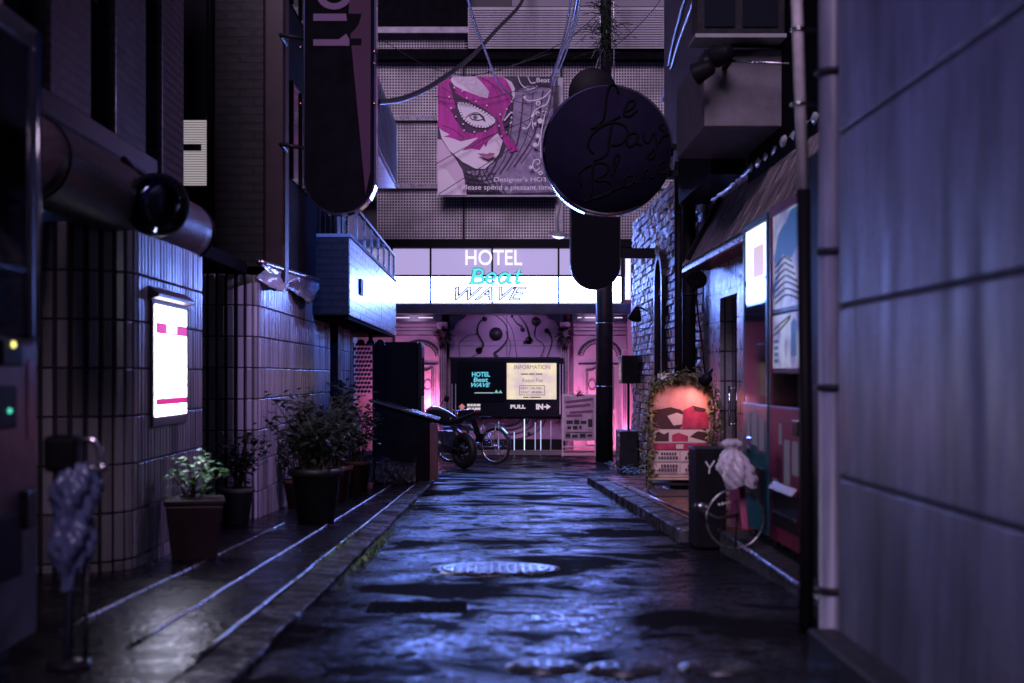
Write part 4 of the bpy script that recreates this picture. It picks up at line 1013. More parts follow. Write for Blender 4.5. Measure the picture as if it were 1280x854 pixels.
b.prism([(ux(x,Y), Y-.012, uz(y,Y)) for x, y in A], (0,-.005,0)); b.build('arrow_mark', M_pr, tn)
b = MB()
for (x0, x1, y0, y1) in ((584,587.5,505,508),(588,591,505,508),(591.6,595,505,508),(595.6,600.5,505,508),(584,589,509.6,512.4),(590,592.6,509.6,512.4),(593.4,600.5,509.6,512.4)):
    b.box(ux(x0,Y), ux(x1,Y), Y-.016, Y-.0115, uz(y1,Y), uz(y0,Y))
b.build('lettering', M_pw, tn)
for px in (564.5, 569, 699.5, 703):
    nb('steel_strip', px, px+1.1, 455 if px > 600 else 480, 518, .011, mat('lit_strip', (.55,.58,.72), .3, .4))
# slim light tubes standing along the plinth
for k, (px, py0, py1, s_) in enumerate(((623.3,527,555,2.0),(642.8,540,557,5.0),(655.5,524,556,9.0),(669,528,556,3.0),(676,526,557,5.0),(688.5,526,552,.8))):
    Yt = 29.42; b = MB(); b.cyl((ux(px,Yt), Yt, zg(Yt)), (ux(px,Yt), Yt, uz(py0,Yt)), .008, 8)
    tt = thing('light_tube', (ux(px,Yt), Yt, zg(Yt)), 'slim glowing floor tube before the hotel plinth, %s' % ('dimmest, under the logo panel','second of six from the motorcycle','brightest of the six','fourth of six from the motorcycle','fifth of six from the motorcycle','last one beside the notice stand')[k], 'light tube', 'slim light tubes along the hotel plinth')
    b.build('tube', emit('tube_glow%s' % 'abcdef'[k], (.5,.6,1.0), s_*.28), tt)
    b = MB(); b.cyl((ux(px,Yt), Yt, zg(Yt)+.003), (ux(px,Yt), Yt, zg(Yt)+.05), .03, 12); b.build('base', M_black, tt)

# A-frame notice stand before the doors
ts = thing('notice_stand', at(724, 560, 29.0), 'white framed notice stand with printed menu poster before pink doors', 'sign')
Y = 28.9
hb('frame', 702.5, 745, 493, 551, 28.9, 28.94, mat('stand_frame', (.55,.48,.56), .4), ts, .006)
hb('poster', 705, 742.5, 495.5, 548.5, 28.885, 28.899, mat('stand_print', (.42,.28,.38), .5, nscale=5, namt=.4), ts)
b = MB()
for px in (702.5, 743.5): b.box(ux(px,Y), ux(px+1.6,Y), 28.9, 28.94, zg(28.9)+.005, uz(551,Y))
b.box(ux(704.2,Y), ux(743.4,Y), 28.905, 28.935, uz(559.5,Y), uz(557.8,Y)); b.box(ux(703,Y), ux(745,Y), 29.25, 29.28, zg(29.25)+.005, zg(29.25)+.06); b.build('legs', mat('stand_frame', (0,0,0)), ts, .003)
b = MB()
for (x0,x1,y0,y1) in ((708,716,525.5,530),(717.5,724,525,530.5),(725.5,733,526,530),(709,714,533,536.5),(716,722,532.5,537),(724,727,532,536.5),(735,740.5,524,534),(708,740,540,541),(707,713,542,547),(715,722,543.5,547),(725,732,542,547.2),(734,740,543,546)): b.box(ux(x0,Y), ux(x1,Y), 28.879, 28.8845, uz(y1,Y), uz(y0,Y))
b.build('lettering', M_orn, ts)
b = MB()
for (x0,y0,x1,y1) in ((707,503,741,499),(707,509,738,506),(712,516,741,514),(708,520,728,519.4)): b.bar((ux(x0,Y),28.881,uz(y0,Y)), (ux(x1,Y),28.881,uz(y1,Y)), .004, .05)
b.build('printed_stripe', mat('stand_plum', (.18,.05,.15), .5), ts)
b = MB(); c = Vector((ux(724,Y), 28.9, uz(491,Y)))
for i in range(40):
    a = random.uniform(0, 6.28); leaf(b, c+Vector((random.gauss(0,.03), 0, random.gauss(0,.03))), (math.cos(a), random.uniform(-.4,.4), math.sin(a)), .08, .025)
b.build('leaf_sprig', M_leaf, ts)

# ------------------------------------------------------------------ right side
def thick_line(nm, pts, w, m, parent, y, dep=.01): pass

# plastered lane-side building near the camera
t = thing('panel_wall', (1.6, 2, 0), 'grey stained concrete panel wall with horizontal joints beside the lens', 'wall')
rows_z = [-.30, E-.335, E+.228, E+.80, E+1.37, E+1.94, E+2.51, E+3.1, E+5]
b = MB()
for i in range(len(rows_z)-1):
    b.box(1.15, 1.20, -3.0, 4.72, rows_z[i]+.007, rows_z[i+1]-.007)
b.build('cladding_panel', M_cladding, t, .006)
b = MB(); b.box(1.165, 3.2, -3.0, 4.70, -.35, E+5); b.build('wall_core', M_grout, t)
b = MB(); b.box(1.05, 1.149, -3, 4.74, -.25, E-.84); b.build('plinth', M_dark, t, .01)
t = thing('drain_pipe', (1.16, 4.9, 0), 'thick stained drain pipe running down the near corner of the panel wall', 'pipe')
b = MB(); b.tube([(1.185, 4.93, E+5), (1.185, 4.93, E+.4), (1.185, 4.93, -.12), (1.16, 4.90, -.17)], .052, 20); b.build('pipe', mat('pipe_paint', (.19,.19,.27), .42, nscale=7, namt=.6, rvar=.15, streak=True), t)
for z in (E+1.05, E+.43, E-.04, E-.74):
    b = MB(); b.torus((1.185, 4.93, z), (0,0,1), .056, .012, 24, 8); b.box(1.235, 1.30, 4.90, 4.96, z-.015, z+.015); b.build('clamp', M_dark, t)
t = thing('drain_pipe', (1.175, 5.34, 1), 'pale painted pipe ending above the red vending machine', 'pipe')
b = MB(); b.tube([(1.14, 5.34, E+4), (1.145, 5.34, E+1.4), (1.17, 5.34, E+.70)], .021, 14); b.build('pipe', mat('pipe_white', (.62,.56,.62), .45, nscale=14, namt=.25), t)
b = MB(); b.tube([(1.17, 5.34, E+.70), (1.18, 5.34, E-.4), (1.18, 5.34, E-1.0)], .026, 12); b.build('lower_pipe', M_black, t)
for z in (E+1.3, E+1.02):
    b = MB(); b.torus((1.15, 5.34, z), (0,0,1), .024, .007, 16, 6); b.bar((1.17,5.34,z),(1.30,5.34,z),.014); b.build('clamp', M_chrome, t)
t = thing('back_building', (3, 6, 0), 'dark plain building face behind the two vending machines', 'building')
b = MB(); b.box(2.32, 6, 4.75, 12.9, -.6, 8); b.build('wall', M_blackmatte, t)
b = MB(); b.box(1.515, 2.3, 5.2, 6.90, E-.94, E+1.05); b.build('gap_blackout', M_black, t, .01)  # black block added to keep the gap beside the red machine dark

# vending machines
def can_row(root, x, ya, yb, z, n, cols, r=.028, h=.115):
    for i in range(n):
        y = ya + (yb-ya)*(i+.5)/n
        b = MB(); b.lathe((x, y, z), [(r*.85,0),(r,.008),(r,h*.72),(r*.55,h*.9),(r*.5,h),(.001,h)], 10); b.build('bottle', cols[i % len(cols)], root)
def vending(x, ya, yb, z0, z1, label, body, lit, red):
    t = thing('vending_machine', (x+.4, (ya+yb)/2, z0), label, 'vending machine', 'lit drinks machines by the drain pipe')
    b = MB(); b.box(x+.09, x+.80, ya, yb, z0+.05, z1); b.build('body', body, t, .015)
    b = MB()
    for yy in (ya+.06, yb-.06): b.box(x+.06, x+.14, yy-.03, yy+.03, z0, z0+.05)
    b.build('feet', M_rubber, t)
    # door as a frame round the window opening
    wz0, wz1 = E-.16, z1-.05
    wy0, wy1 = ya+.045, yb-.045
    b = MB(); b.box(x, x+.089, ya, yb, z0+.06, wz0); b.box(x, x+.089, ya, yb, wz1, z1-.003); b.box(x, x+.089, ya, wy0, wz0, wz1); b.box(x, x+.089, wy1, yb, wz0, wz1)
    d = b.build('door', body, t, .006)
    b = MB(); b.box(x+.002, x+.005, wy0, wy1, wz0, E+.41 if body.name.startswith('teal') else E+.01); b.build('glass_front', M_clear, t)
    return t, d, wy0, wy1, wz0, wz1
M_teal = mat('teal_paint', (.01,.075,.10), .3, nscale=6, spec=.2)
M_redp = mat('crimson_paint', (.13,.006,.03), .4, nscale=6, spec=.2)
BOT = [mat('bottle_red', (.5,.05,.08), .2), mat('bottle_pale', (.7,.68,.75), .2), mat('bottle_orange', (.6,.25,.10), .2), mat('bottle_blue', (.06,.2,.5), .2), mat('bottle_dark', (.05,.03,.04), .2)]
M_stick = mat('sticker_white', (.25,.25,.29), .5)
X = 1.52
# teal one (farther)
t, d, wy0, wy1, wz0, wz1 = vending(X, 7.86, 8.62, E-.945, E+.91, 'teal vending machine with bright white top panel behind the red one', M_teal, 1, 0)
b = MB(); b.box(X+.012, X+.028, wy0, wy1, E+.57, wz1); b.build('lit_panel', emit('vend_white', (.72,.80,1.0), 3.0), t)
b = MB(); b.box(X+.0085, X+.0115, wy0+.1, wy1-.25, E+.57, E+.75); b.build('panel_print', emit('vend_peach', (.85,.6,.6), .8), t)
b = MB(); b.box(X+.012, X+.028, wy0, wy1, E+.42, E+.535); b.build('lit_panel', emit('vend_white', (0,0,0), 1), t)
b = MB(); b.box(X+.084, X+.0885, wy0, wy1, wz0, E+.41); b.build('display_back', emit('vend_dim', (.35,.27,.45), 1.1), t)
b = MB()
for zz in (E+.538, E+.41, E+.19, E-.02): b.box(X+.008, X+.085, wy0, wy1, zz, zz+.022)
b.build('shelf_rail', M_chrome, t)
for zz in (E+.215, E+.006, E-.155): can_row(t, X+.045, wy0+.02, wy1-.02, zz, 9, BOT, .024, .16)
for k in range(3):
    b = MB(); b.cyl((X+.016, wy0+.16+k*.14, E-.05-.02*k), (X+.016, wy0+.16+k*.14, E+.36), .008, 8); b.build('light_strip', emit('strip_pink' if k != 1 else 'strip_blue', (1.0,.42,.45) if k != 1 else (.3,.5,1.0), 1.6), t)
for (a, c, za, zb) in ((.08,.22,-.42,-.24),(.28,.44,-.40,-.20),(.5,.6,-.36,-.22)):
    b = MB(); b.box(X-.003, X-.0005, 7.86+a, 7.86+c, E+za, E+zb); b.build('sticker', M_stick, d)
b = MB(); b.box(X-.005, X-.0005, 7.95, 8.5, E-.72, E-.52); b.build('delivery_flap', M_dark, d, .003)
b = MB(); b.box(X-.012, X-.0005, 8.30, 8.42, E-.46, E-.36); b.build('coin_slot', M_chrome, d, .003)
# red one (nearer)
t, d, wy0, wy1, wz0, wz1 = vending(X, 6.95, 7.80, E-.945, E+.915, 'crimson vending machine with wavy blue and white poster panels', M_redp, 1, 1)
M_rw = emit('vend_poster_white', (.58,.62,.95), .45)
b = MB(); b.box(X+.012, X+.028, wy0, wy1, E+.36, wz1); b.build('poster_panel', M_rw, t)
b = MB(); b.box(X+.012, X+.028, wy0, wy1, E+.04, E+.325); b.build('poster_panel', M_rw, t)
def mottle(m, lo, hi, sc_):
    n = m.node_tree.nodes; z = n.new('ShaderNodeTexNoise'); z.inputs['Scale'].default_value = sc_; z.inputs['Detail'].default_value = 5
    c = n.new('ShaderNodeValToRGB'); c.color_ramp.elements[0].position = .38; c.color_ramp.elements[0].color = (*lo, 1); c.color_ramp.elements[1].position = .62; c.color_ramp.elements[1].color = (*hi, 1)
    t_ = n.new('ShaderNodeTexCoord'); l_ = m.node_tree.links; l_.new(t_.outputs['Object'], z.inputs['Vector']); l_.new(z.outputs['Fac'], c.inputs['Fac']); l_.new(c.outputs['Color'], n['Principled BSDF'].inputs['Emission Color'])
mottle(M_rw, (.25,.22,.48), (.70,.74,.98), 7)
mottle(MATS['vend_dim'], (.10,.06,.2), (.75,.45,.5), 9)
M_pb = emit('poster_blue', (.02,.10,.26), .5)
def vy(u): return wy1 + (wy0-wy1)*u
b = MB()
def vpoly(pts, dx=.0105): b.add([(X+dx, vy(u), E+z) for u, z in pts], [tuple(range(len(pts)))])
vpoly([(.05,.62),(.18,.75),(.3,.78),(.45,.80),(.6,.855),(.98,.855),(.98,.70),(.7,.62),(.6,.60),(.8,.56),(.5,.62),(.35,.64),(.2,.58)])
b.build('poster_print', M_pb, t); b = MB()
vpoly([(.0,.48),(.2,.56),(.3,.60),(.15,.50),(.05,.40)], .0104)
b.build('poster_print', M_pb, t); b = MB()
vpoly([(.62,.10),(.62,.27),(.72,.30),(.80,.27),(.80,.10)], .0104)
b.build('poster_print', M_pb, t); b = MB()
for k in range(4): vpoly([(.05,.07+k*.035),(.2,.07+k*.035),(.2,.09+k*.035),(.05,.09+k*.035)], .0104)
b.build('printed_lettering', M_pb, t)
b = MB()
for k in range(7):
    pts = spline([(X+.0095, vy(.1), E+.39+k*.033), (X+.0095, vy(.4), E+.42+k*.034), (X+.0095, vy(.65-.03*k), E+.41+k*.034), (X+.0095, vy(.95-.05*k), E+.37+k*.036)], 5)
    b.tube(pts, .0045, 5)
for k in range(2): b.tube(spline([(X+.0095, vy(.05), E+.22+k*.03), (X+.0095, vy(.3), E+.25+k*.03), (X+.0095, vy(.6), E+.30+k*.01)], 5), .004, 5)
b.build('wave_print', emit('print_navy', (.03,.03,.10), .3), t)
b = MB(); b.box(X+.084, X+.0885, wy0, wy1, wz0, E+.01); b.build('display_back', emit('vend_dim2', (.45,.16,.3), .5), t)
b = MB()
for zz in (E+.335, E+.015, E-.158): b.box(X+.008, X+.083, wy0, wy1, zz, zz+.02)
b.build('shelf_rail', M_dark, t)
can_row(t, X+.045, wy0+.02, wy1-.02, E-.135, 10, BOT, .026, .14)
for (a, c, za, zb) in ((.10,.24,-.50,-.33),(.30,.44,-.56,-.33),(.62,.74,-.70,-.55),(.5,.58,-.36,-.25)):
    b = MB(); b.box(X-.003, X-.0005, 6.95+a, 6.95+c, E+za, E+zb); b.build('sticker', M_stick, d)
b = MB(); b.box(X-.004, X-.0005, 7.05, 7.68, E-.80, E-.58); f = b.build('delivery_flap', M_black, d, .002)
b = MB(); b.prism([(X-.035, 7.06, E-.60), (X-.004, 7.06, E-.565), (X-.004, 7.06, E-.605)], (0, .6, 0)); b.box(X-.012, X-.0045, 7.06, 7.66, E-.73, E-.715); b.build('flap_lip', M_chrome, d)
b = MB(); b.box(X-.02, X-.0005, 7.0, 7.12, E-.30, E-.22); b.build('coin_slot', M_chrome, d, .003)

# tiled shop front with door, tile-roofed canopy
t = thing('shop_front', (2.4, 14, zg(14)), 'square-tiled shop front with dark doorway and tiled pent roof', 'shop front')
b = MB(); b.box(2.30, 6, 12.92, 13.35, -1.2, E+1.2); b.box(2.30, 6, 14.35, 15.42, -1.2, E+1.2); b.box(2.30, 6, 13.351, 14.349, E+.78, E+1.2); b.build('wall', M_tilewall, t)
b = MB(); b.box(2.42, 2.46, 13.36, 14.34, zg(14)+.1, E+.779); dd = b.build('door', mat('door_plum', (.10,.035,.05), .35, nscale=5), t)
b = MB(); b.box(2.405, 2.419, 13.5, 14.2, zg(14)+.4, E+.6); b.build('glass', M_glassdark, dd)
b = MB(); b.cyl((2.37,14.2,E-.5),(2.37,14.2,E-.1),.012,8); b.cyl((2.37,14.2,E-.48),(2.42,14.2,E-.48),.008,6); b.cyl((2.37,14.2,E-.12),(2.42,14.2,E-.12),.008,6); b.build('handle', M_chrome, dd)
b = MB(); b.prism([(2.04, 8.9, E+1.12), (2.04, 8.9, E+1.16), (2.40, 8.9, E+1.83), (2.40, 8.9, E+1.12)], (0, 6.2, 0)); cn = b.build('pent_roof', M_dark, t)
M_rt = mat('roof_tile', (.22,.18,.20), .34, nscale=5, namt=.45, rvar=.12, island=.5)
b = MB(); dx, dz = .36, .67; ln = math.hypot(dx, dz); sd = Vector((dx, 0, dz))/ln; nn = Vector((-dz, 0, dx))/ln
for k in range(4):
    p0 = Vector((2.04, 0, E+1.16)) + sd*ln*(k*.25)
    for i in range(41):
        y = 8.92 + i*.151
        b.obox(p0 + sd*ln*.128 + Vector((0, y+.07, 0)) + nn*(.016+random.uniform(-.002,.003)), sd*ln*.135, Vector((0,.071,0)), nn*.008 - sd*0)
b.build('roof_tiles', M_rt, cn, .003)
b = MB(); b.box(2.02, 2.06, 8.88, 15.12, E+1.09, E+1.135); b.build('eave_board', M_steel, cn, .004)
b = MB(); b.bar((2.00, 14.55, E+1.19), (2.36, 14.55, E+1.86), .07, .05); b.build('roof_rib', M_black, cn)
b = MB()
vs = []
for i in range(60):
    y = 9.0 + i*.103
    r = .03 + .022*abs(math.sin(i*.9)) + random.uniform(0, .012)
    vs.append(((2.36+random.uniform(-.01,.01), y, E+1.86+random.uniform(-.01,.012)), r))
b.tube([p for p, r in vs], .04, 8, True, [r for p, r in vs]); b.build('ridge_wrap', M_plastic, cn)
t = thing('wall_lamp', (2.2, 14.4, E+.8), 'dark gooseneck lamp with cable hanging under the tiled pent roof', 'lamp')
pb = at(880, 335, 14.6); pb.x = 2.08
b = MB(); b.tube(spline([(2.12, 14.6, E+1.10), (2.02, 14.5, E+1.0), (1.98, 14.2, E+.98), (2.0, 13.9, E+1.0)], 5), .016, 8); b.build('arm', M_black, t)
b = MB(); b.lathe((2.0, 13.85, E+1.0), [(.03,0),(.06,.05),(.10,.16),(.09,.17),(.001,.1)], 18, (-.2,-1,-.5)); b.build('shade', M_black, t)
b = MB(); b.tube(spline([(2.12, 14.6, E+1.08), (2.1, 14.62, E+.8), (2.16, 14.6, E+.3), (2.2, 14.6, E-.1), (2.28, 14.5, E-.5)], 5), .009, 6); b.build('cable', M_black, t)

# stone wall
t = thing('stone_wall', (2.4, 19, zg(19)), 'rough stone-faced wall with arched niche lit blue', 'wall')
b = MB(); b.box(2.32, 6, 15.45, 23.4, -1.2, E+2.5); b.build('wall_core', M_grout, t)
b = MB()
z = -1.0; k = 0
while z < E+2.45:
    hgt = .085 + .03*((k*7) % 3)/2; y = 15.5 + (k % 2)*.09
    while y < 23.35:
        l = random.uniform(.14, .36); y2 = min(y+l, 23.38)
        if not (18.9 < (y+y2)/2 < 19.55 and z < E+1.55):
            d = random.uniform(.0, .03)
            q = lambda: random.uniform(-.012, .012)
            x = 2.315 - d
            b.add([(2.33,y+.003,z+.003),(2.33,y2-.003,z+.003),(2.33,y2-.003,z+hgt-.003),(2.33,y+.003,z+hgt-.003),
                   (x+q(),y+.012,z+.011),(x+q(),y2-.012,z+.011),(x+q(),y2-.012,z+hgt-.011),(x+q(),y+.012,z+hgt-.011)],
                  [(0,1,2,3),(7,6,5,4),(0,4,5,1),(1,5,6,2),(2,6,7,3),(3,7,4,0)])
        y = y2
    z += hgt; k += 1
b.build('stone_facing', mat('stone_grey', (.27,.26,.29), .40, island=.6, nscale=9, namt=.5, bump=.9, bscale=26, bdist=.02, rvar=.15), t)
b = MB(); ap = [(19.22+.42*math.cos(R(a)), E+1.2+.42*math.sin(R(a))) for a in range(0, 181, 15)]
for i in range(len(ap)-1):
    y0, z0 = ap[i]; y1, z1 = ap[i+1]; b.bar((2.28, y0, z0), (2.28, y1, z1), .10, .09, up=(1,0,0))
b.bar((2.28, 18.8, -.9), (2.28, 18.8, E+1.2), .1, .09, up=(1,0,0)); b.bar((2.28, 19.64, -.9), (2.28, 19.64, E+1.2), .1, .09, up=(1,0,0)); b.build('arch_trim', M_dark, t)
b = MB(); b.box(2.30, 2.319, 18.86, 19.58, -.9, E+1.5); b.build('niche', M_black, t)
for (ya, r, lb) in ((15.75, .075, 'wide black downpipe at the near end of the stone wall'), (16.6, .05, 'narrower black downpipe on the stone wall behind the wide one')):
    t = thing('drain_pipe', (2.2, ya, 0), lb, 'pipe'); b = MB(); b.tube([(2.18, ya, E+2.5), (2.18, ya, zg(ya)+.1)], r, 14); b.build('pipe', M_black, t)
    for zz in (E+1.9, E+.9, E-.2):
        b = MB(); b.torus((2.18, ya, zz), (0,0,1), r+.004, .01, 18, 6); b.build('clamp', M_dark, t)
t = thing('wall_lamp', (2.25, 21.4, E+.9), 'small dark bracket lamp with looped cable on the stone wall', 'lamp')
b = MB(); b.lathe((2.10, 20.9, E+.86), [(.02,.16),(.05,.12),(.11,-.02),(.1,-.03),(.001,.03)], 16, (.2,-.5,1)); b.build('shade', M_black, t)
b = MB(); b.tube(spline([(2.30,21.0,E+.95),(2.2,20.95,E+1.0),(2.1,20.9,E+1.0)],4), .014, 8); b.tube(spline([(2.12,20.9,E+.85),(2.12,20.6,E+.70),(2.2,20.0,E+.68),(2.27,19.9,E+.8)],5), .007, 6); b.build('arm', M_black, t)
t = thing('meter_box', (2.2, 22.3, E), 'black meter box fixed on the far end of the stone wall', 'meter box')
b = MB(); b.box(2.02, 2.27, 22.1, 22.7, E-.12, E+.32); b.build('case', M_dark, t, .01)
b = MB(); b.box(2.015, 2.019, 22.2, 22.6, E-.06, E+.26); b.build('cover', M_steel, t)
b = MB(); b.tube([(2.15,22.4,E-.12),(2.15,22.4,zg(22)+.05)], .02, 8); b.build('conduit', M_black, t)
t = thing('air_conditioner', (2.1, 22.7, zg(22.7)), 'dark outdoor air conditioner unit at the foot of the stone wall', 'air conditioner')
za = zg(22.5)+.12; b = MB(); b.box(2.0, 2.28, 22.2, 23.0, za, za+.55); b.build('case', M_dark, t, .012)
b = MB(); b.torus((1.997, 22.5, za+.28), (1,0,0), .2, .008, 28, 6)
for k in range(9): b.bar((1.995, 22.31+k*.048, za+.1), (1.995, 22.31+k*.048, za+.46), .006)
b.build('fan_grille', M_steel, t)
b = MB(); b.box(2.0, 2.28, 22.25, 22.33, za-.12, za-.001); b.box(2.0, 2.28, 22.87, 22.95, za-.12, za-.001); b.build('feet', M_rubber, t)
b = MB()
for k in range(420):
    yy = random.uniform(18.8, 24.5); xx = 2.1 - abs(random.gauss(0,.10)) + .15*random.random(); a = random.uniform(0,6.28)
    leaf(b, (xx, yy, zg(yy)+.02+.10*random.random()), (math.cos(a), math.sin(a), random.uniform(0,1)), .07, .025)
tag(b.build('ground_ivy', M_leaf), 'low dark ivy creeping along the foot of the stone wall', kind='stuff')

# concrete box overhead, window bay, floodlights
t = thing('overhanging_building', (2.2, 12, 3), 'pale concrete upper storey jutting out over the tiled shop roof', 'building')
b = MB(); b.box(1.70, 6, 11.4, 13.1, E+2.0, E+2.62); b.build('concrete_bay', mat('bay_plaster', (.11,.095,.12), .55, nscale=5, namt=.28, bump=.1), t, .01)
b = MB(); b.box(2.30, 6, 11.55, 19, E+2.622, 9); b.build('upper_wall', mat('upper_plaster', (.07,.06,.075), .6, nscale=3), t)
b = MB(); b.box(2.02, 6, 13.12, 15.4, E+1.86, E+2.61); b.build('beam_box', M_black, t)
b = MB(); b.box(2.34, 6, 9.0, 15.4, E+1.80, E+1.995); b.build('fascia_wall', mat('bay_plaster', (0,0,0)), t)
b = MB(); b.box(1.62, 2.32, 11.25, 11.54, E+2.70, E+3.6); w = b.build('window_bay', M_dark, t, .01)
b = MB(); b.box(1.68, 1.92, 11.235, 11.248, E+2.76, E+3.5); b.box(1.98, 2.26, 11.235, 11.248, E+2.76, E+3.5); b.build('pane', M_glassdark, w)
b = MB(); b.box(1.60, 2.34, 11.2, 11.56, E+2.665, E+2.698); b.build('sill', M_grey, w, .004)
t = thing('flood_light', (1.72, 11.2, E+2.45), 'pair of black floodlights on a rod below the window bay', 'floodlight')
for dx, dz, ax in ((-.05, -.03, (-.9, .55, -.35)), (.10, .10, (-.7, .9, -.1))):
    c = Vector((1.70+dx, 11.15, E+2.42+dz)); b = MB(); b.lathe(c, [(.03,-.10),(.06,-.08),(.085,.05),(.09,.06),(.08,.062),(.001,.04)], 18, ax); b.build('lamp_head', M_black, t)
b = MB(); b.tube([(1.70,11.2,E+2.46),(1.86,11.15,E+2.47)], .016, 8); b.box(1.84, 1.88, 11.12, 11.39, E+2.45, E+2.49); b.build('bracket', M_black, t)
b = MB(); b.tube([(1.88,11.15,E+2.47),(2.0,9.0,E+1.98),(1.30,5.34,E+1.20)], .009, 8) ; 
b = MB(); b.tube([(1.88,11.15,E+2.47),(2.62,11.1,E+2.42)], .012, 8); b.build('rod', M_steel, t)

# round hanging sign
Y = 16.0
t = thing('round_sign', at(760, 185, Y), 'black round restaurant sign with cursive lettering and chrome rim', 'sign')
c = at(760, 187, Y); r = 82/1778*Y
b = MB(); b.lathe(c+Vector((0,.30,0)), [(r*.985, 0), (r, .01), (r, .285), (r*.985, .30)], 72, (0,-1,0)); b.build('rim', M_chrome, t)
b = MB(); b.lathe(c+Vector((0,-.001,0)), [(r*.965, 0), (r*.965, .012), (.001, .0125)], 72, (0,-1,0)); fc = b.build('face', mat('sign_face_black', (.011,.0085,.024), .8, nscale=3, namt=.2, spec=.03), t)
def cp_(u, v): return at(675+u/4.494, 90+v/4.494, Y) + Vector((0,-.017,0))
S = [[(440,120),(425,80),(395,75),(375,130),(365,220),(350,275),(310,310),(285,320)], [(300,318),(370,290),(450,250)], [(480,225),(520,200),(530,165),(500,165),(480,200),(470,240),(500,250),(545,215)],
 [(400,300),(385,400),(375,460),(330,490),(300,500)], [(300,460),(270,420),(285,360),(340,310),(410,285),(470,300),(490,350),(460,400),(400,415)], [(540,345),(500,350),(485,390),(500,420),(535,400),(550,350),(545,400),(570,410)],
 [(580,340),(585,385),(610,395),(640,340),(650,400),(640,470),(615,490),(605,470),(640,430),(690,360)], [(690,290),(670,310),(700,340),(690,360),(725,350)],
 [(300,520),(290,600),(285,690),(245,730)], [(230,640),(220,570),(270,530),(340,510),(380,530),(370,570),(310,610),(370,610),(410,640),(390,680),(300,715)], [(400,580),(430,520),(445,470),(420,475),(410,560),(415,640),(440,650)],
 [(520,580),(480,590),(470,630),(490,645),(520,620),(535,575),(530,620),(555,620)], [(570,540),(575,600),(585,560),(610,545),(620,590),(640,590)], [(700,500),(665,520),(660,560),(690,570),(735,540)], [(255,730),(350,690),(470,640)]]
b = MB()
for st in S: b.tube(spline([cp_(u, v) for u, v in st], 5), .015, 6)
b.build('cursive_lettering', mat('script_black', (.002,.002,.003), .7, spec=.1), t)
b = MB(); c2 = at(742, 112, Y); b.lathe(c2+Vector((0,.32,0)), [(.26,0),(.27,.01),(.27,.2),(.26,.21)], 40, (0,-1,0)); b.build('mounting_drum', M_black, t)
for dz in (.05, -.25):
    b = MB(); b.bar((c.x+.3, Y+.15, c.z+dz), (2.4, Y+.15, c.z+dz), .07); b.build('wall_bracket', M_black, t)

# lower rounded sign
Y = 20.0
t = thing('projecting_sign', at(745, 310, Y), 'plain black rounded-bottom sign below the round one', 'sign')
x0, x1, z0, z1 = ux(713,Y), ux(776,Y), uz(362,Y), uz(252,Y)
b = MB(); b.prism([(x, Y, z) for x, z in pill(x0, x1, z0, z1)], (0, .2, 0)); b.build('rim', M_dark, t, .005)
b = MB(); b.prism([(x, Y-.003, z) for x, z in pill(x0+.02, x1-.02, z0+.02, z1-.02)], (0, -.01, 0)); b.build('face', mat('sign_back', (.005,.005,.009), .7, spec=.03), t)
b = MB(); b.bar((x1, Y+.1, uz(316,Y)), (2.35, Y+.1, uz(316,Y)), .09, .14); b.build('wall_bracket', M_black, t)

# utility pole with tangled creeper
t = thing('utility_pole', at(755, 575, 27), 'thick dark utility pole standing before the hotel doors', 'pole')
Y = 27.0; X0 = ux(755.5, Y)
b = MB(); b.tube([(X0, Y, zg(Y)), (X0, Y, E+3.4)], .16, 20, True, [.165, .155]); b.tube([(X0+.02, Y, E+3.4), (X0+.03, Y, 10)], .105, 14); b.build('shaft', mat('pole_dark', (.012,.011,.018), .45, nscale=5, rvar=.12, spec=.1), t)
for zz in (E-.2, E+1.0, E+3.1):
    b = MB(); b.torus((X0, Y, zz), (0,0,1), .163, .01, 24, 6); b.build('band', M_steel, t)
for xx, sx in ((-.10,.006), (.16,.02)):
    b = MB(); b.tube([(X0+xx, Y-.13, E+3.3), (X0+xx+.01, Y-.15, E+6), (X0+xx, Y-.13, 9.5)], .014, 6); b.build('conduit', M_steel, t)
b = MB(); c = Vector((X0, Y-.05, uz(38,Y)))
for k in range(130):
    a = random.uniform(0, 6.28); d = Vector((math.cos(a), random.uniform(-.5,.2), math.sin(a)*.9+random.uniform(-.2,.4)))
    l = random.uniform(.15, .85)*(.5 if random.random() < .5 else 1); q = c + Vector((0, -.1, random.gauss(0,.28)))
    b.tube([q, q+d*l*.6+Vector((0,0,.03)), q+d*l*.9 - Vector((0,0,.05*l))], .005, 4)
    for j in range(3): leaf(b, q+d*l*random.uniform(.2,.8), (math.cos(a+random.uniform(-1,1)), -.3, math.sin(a)), .07, .018)
tag(b.build('creeper', M_leaf), 'tangled dry creeper hanging high on the utility pole', 'creeper')
t = thing('street_lamp', at(698, 295, 27), 'small street lamp on a curved arm beside the pole', 'street lamp')
Yl = 27.2; lc = at(698, 293, Yl)
b = MB(); b.tube([lc+Vector((0,0,.04)), lc+Vector((-.02,.02,.30)), lc+Vector((.05,.05,.62)), (X0-.12, Yl-.1, lc.z+.7)], .022, 8); b.build('arm', M_lamphousing, t)
b = MB(); b.lathe(lc, [(.04,.07),(.09,.055),(.21,.0),(.20,-.012),(.12,-.0125),(.001,-.013)], 24, (.1,-.25,1)); b.build('shade', M_lamphousing, t)
b = MB(); b.lathe(lc+Vector((0,-.01,-.02)), [(.13,-.002),(.10,-.045),(.001,-.07)], 20, (.1,-.25,1)); b.build('bulb', emit('bulb_white', (.7,.75,1.0), 1.6), t)

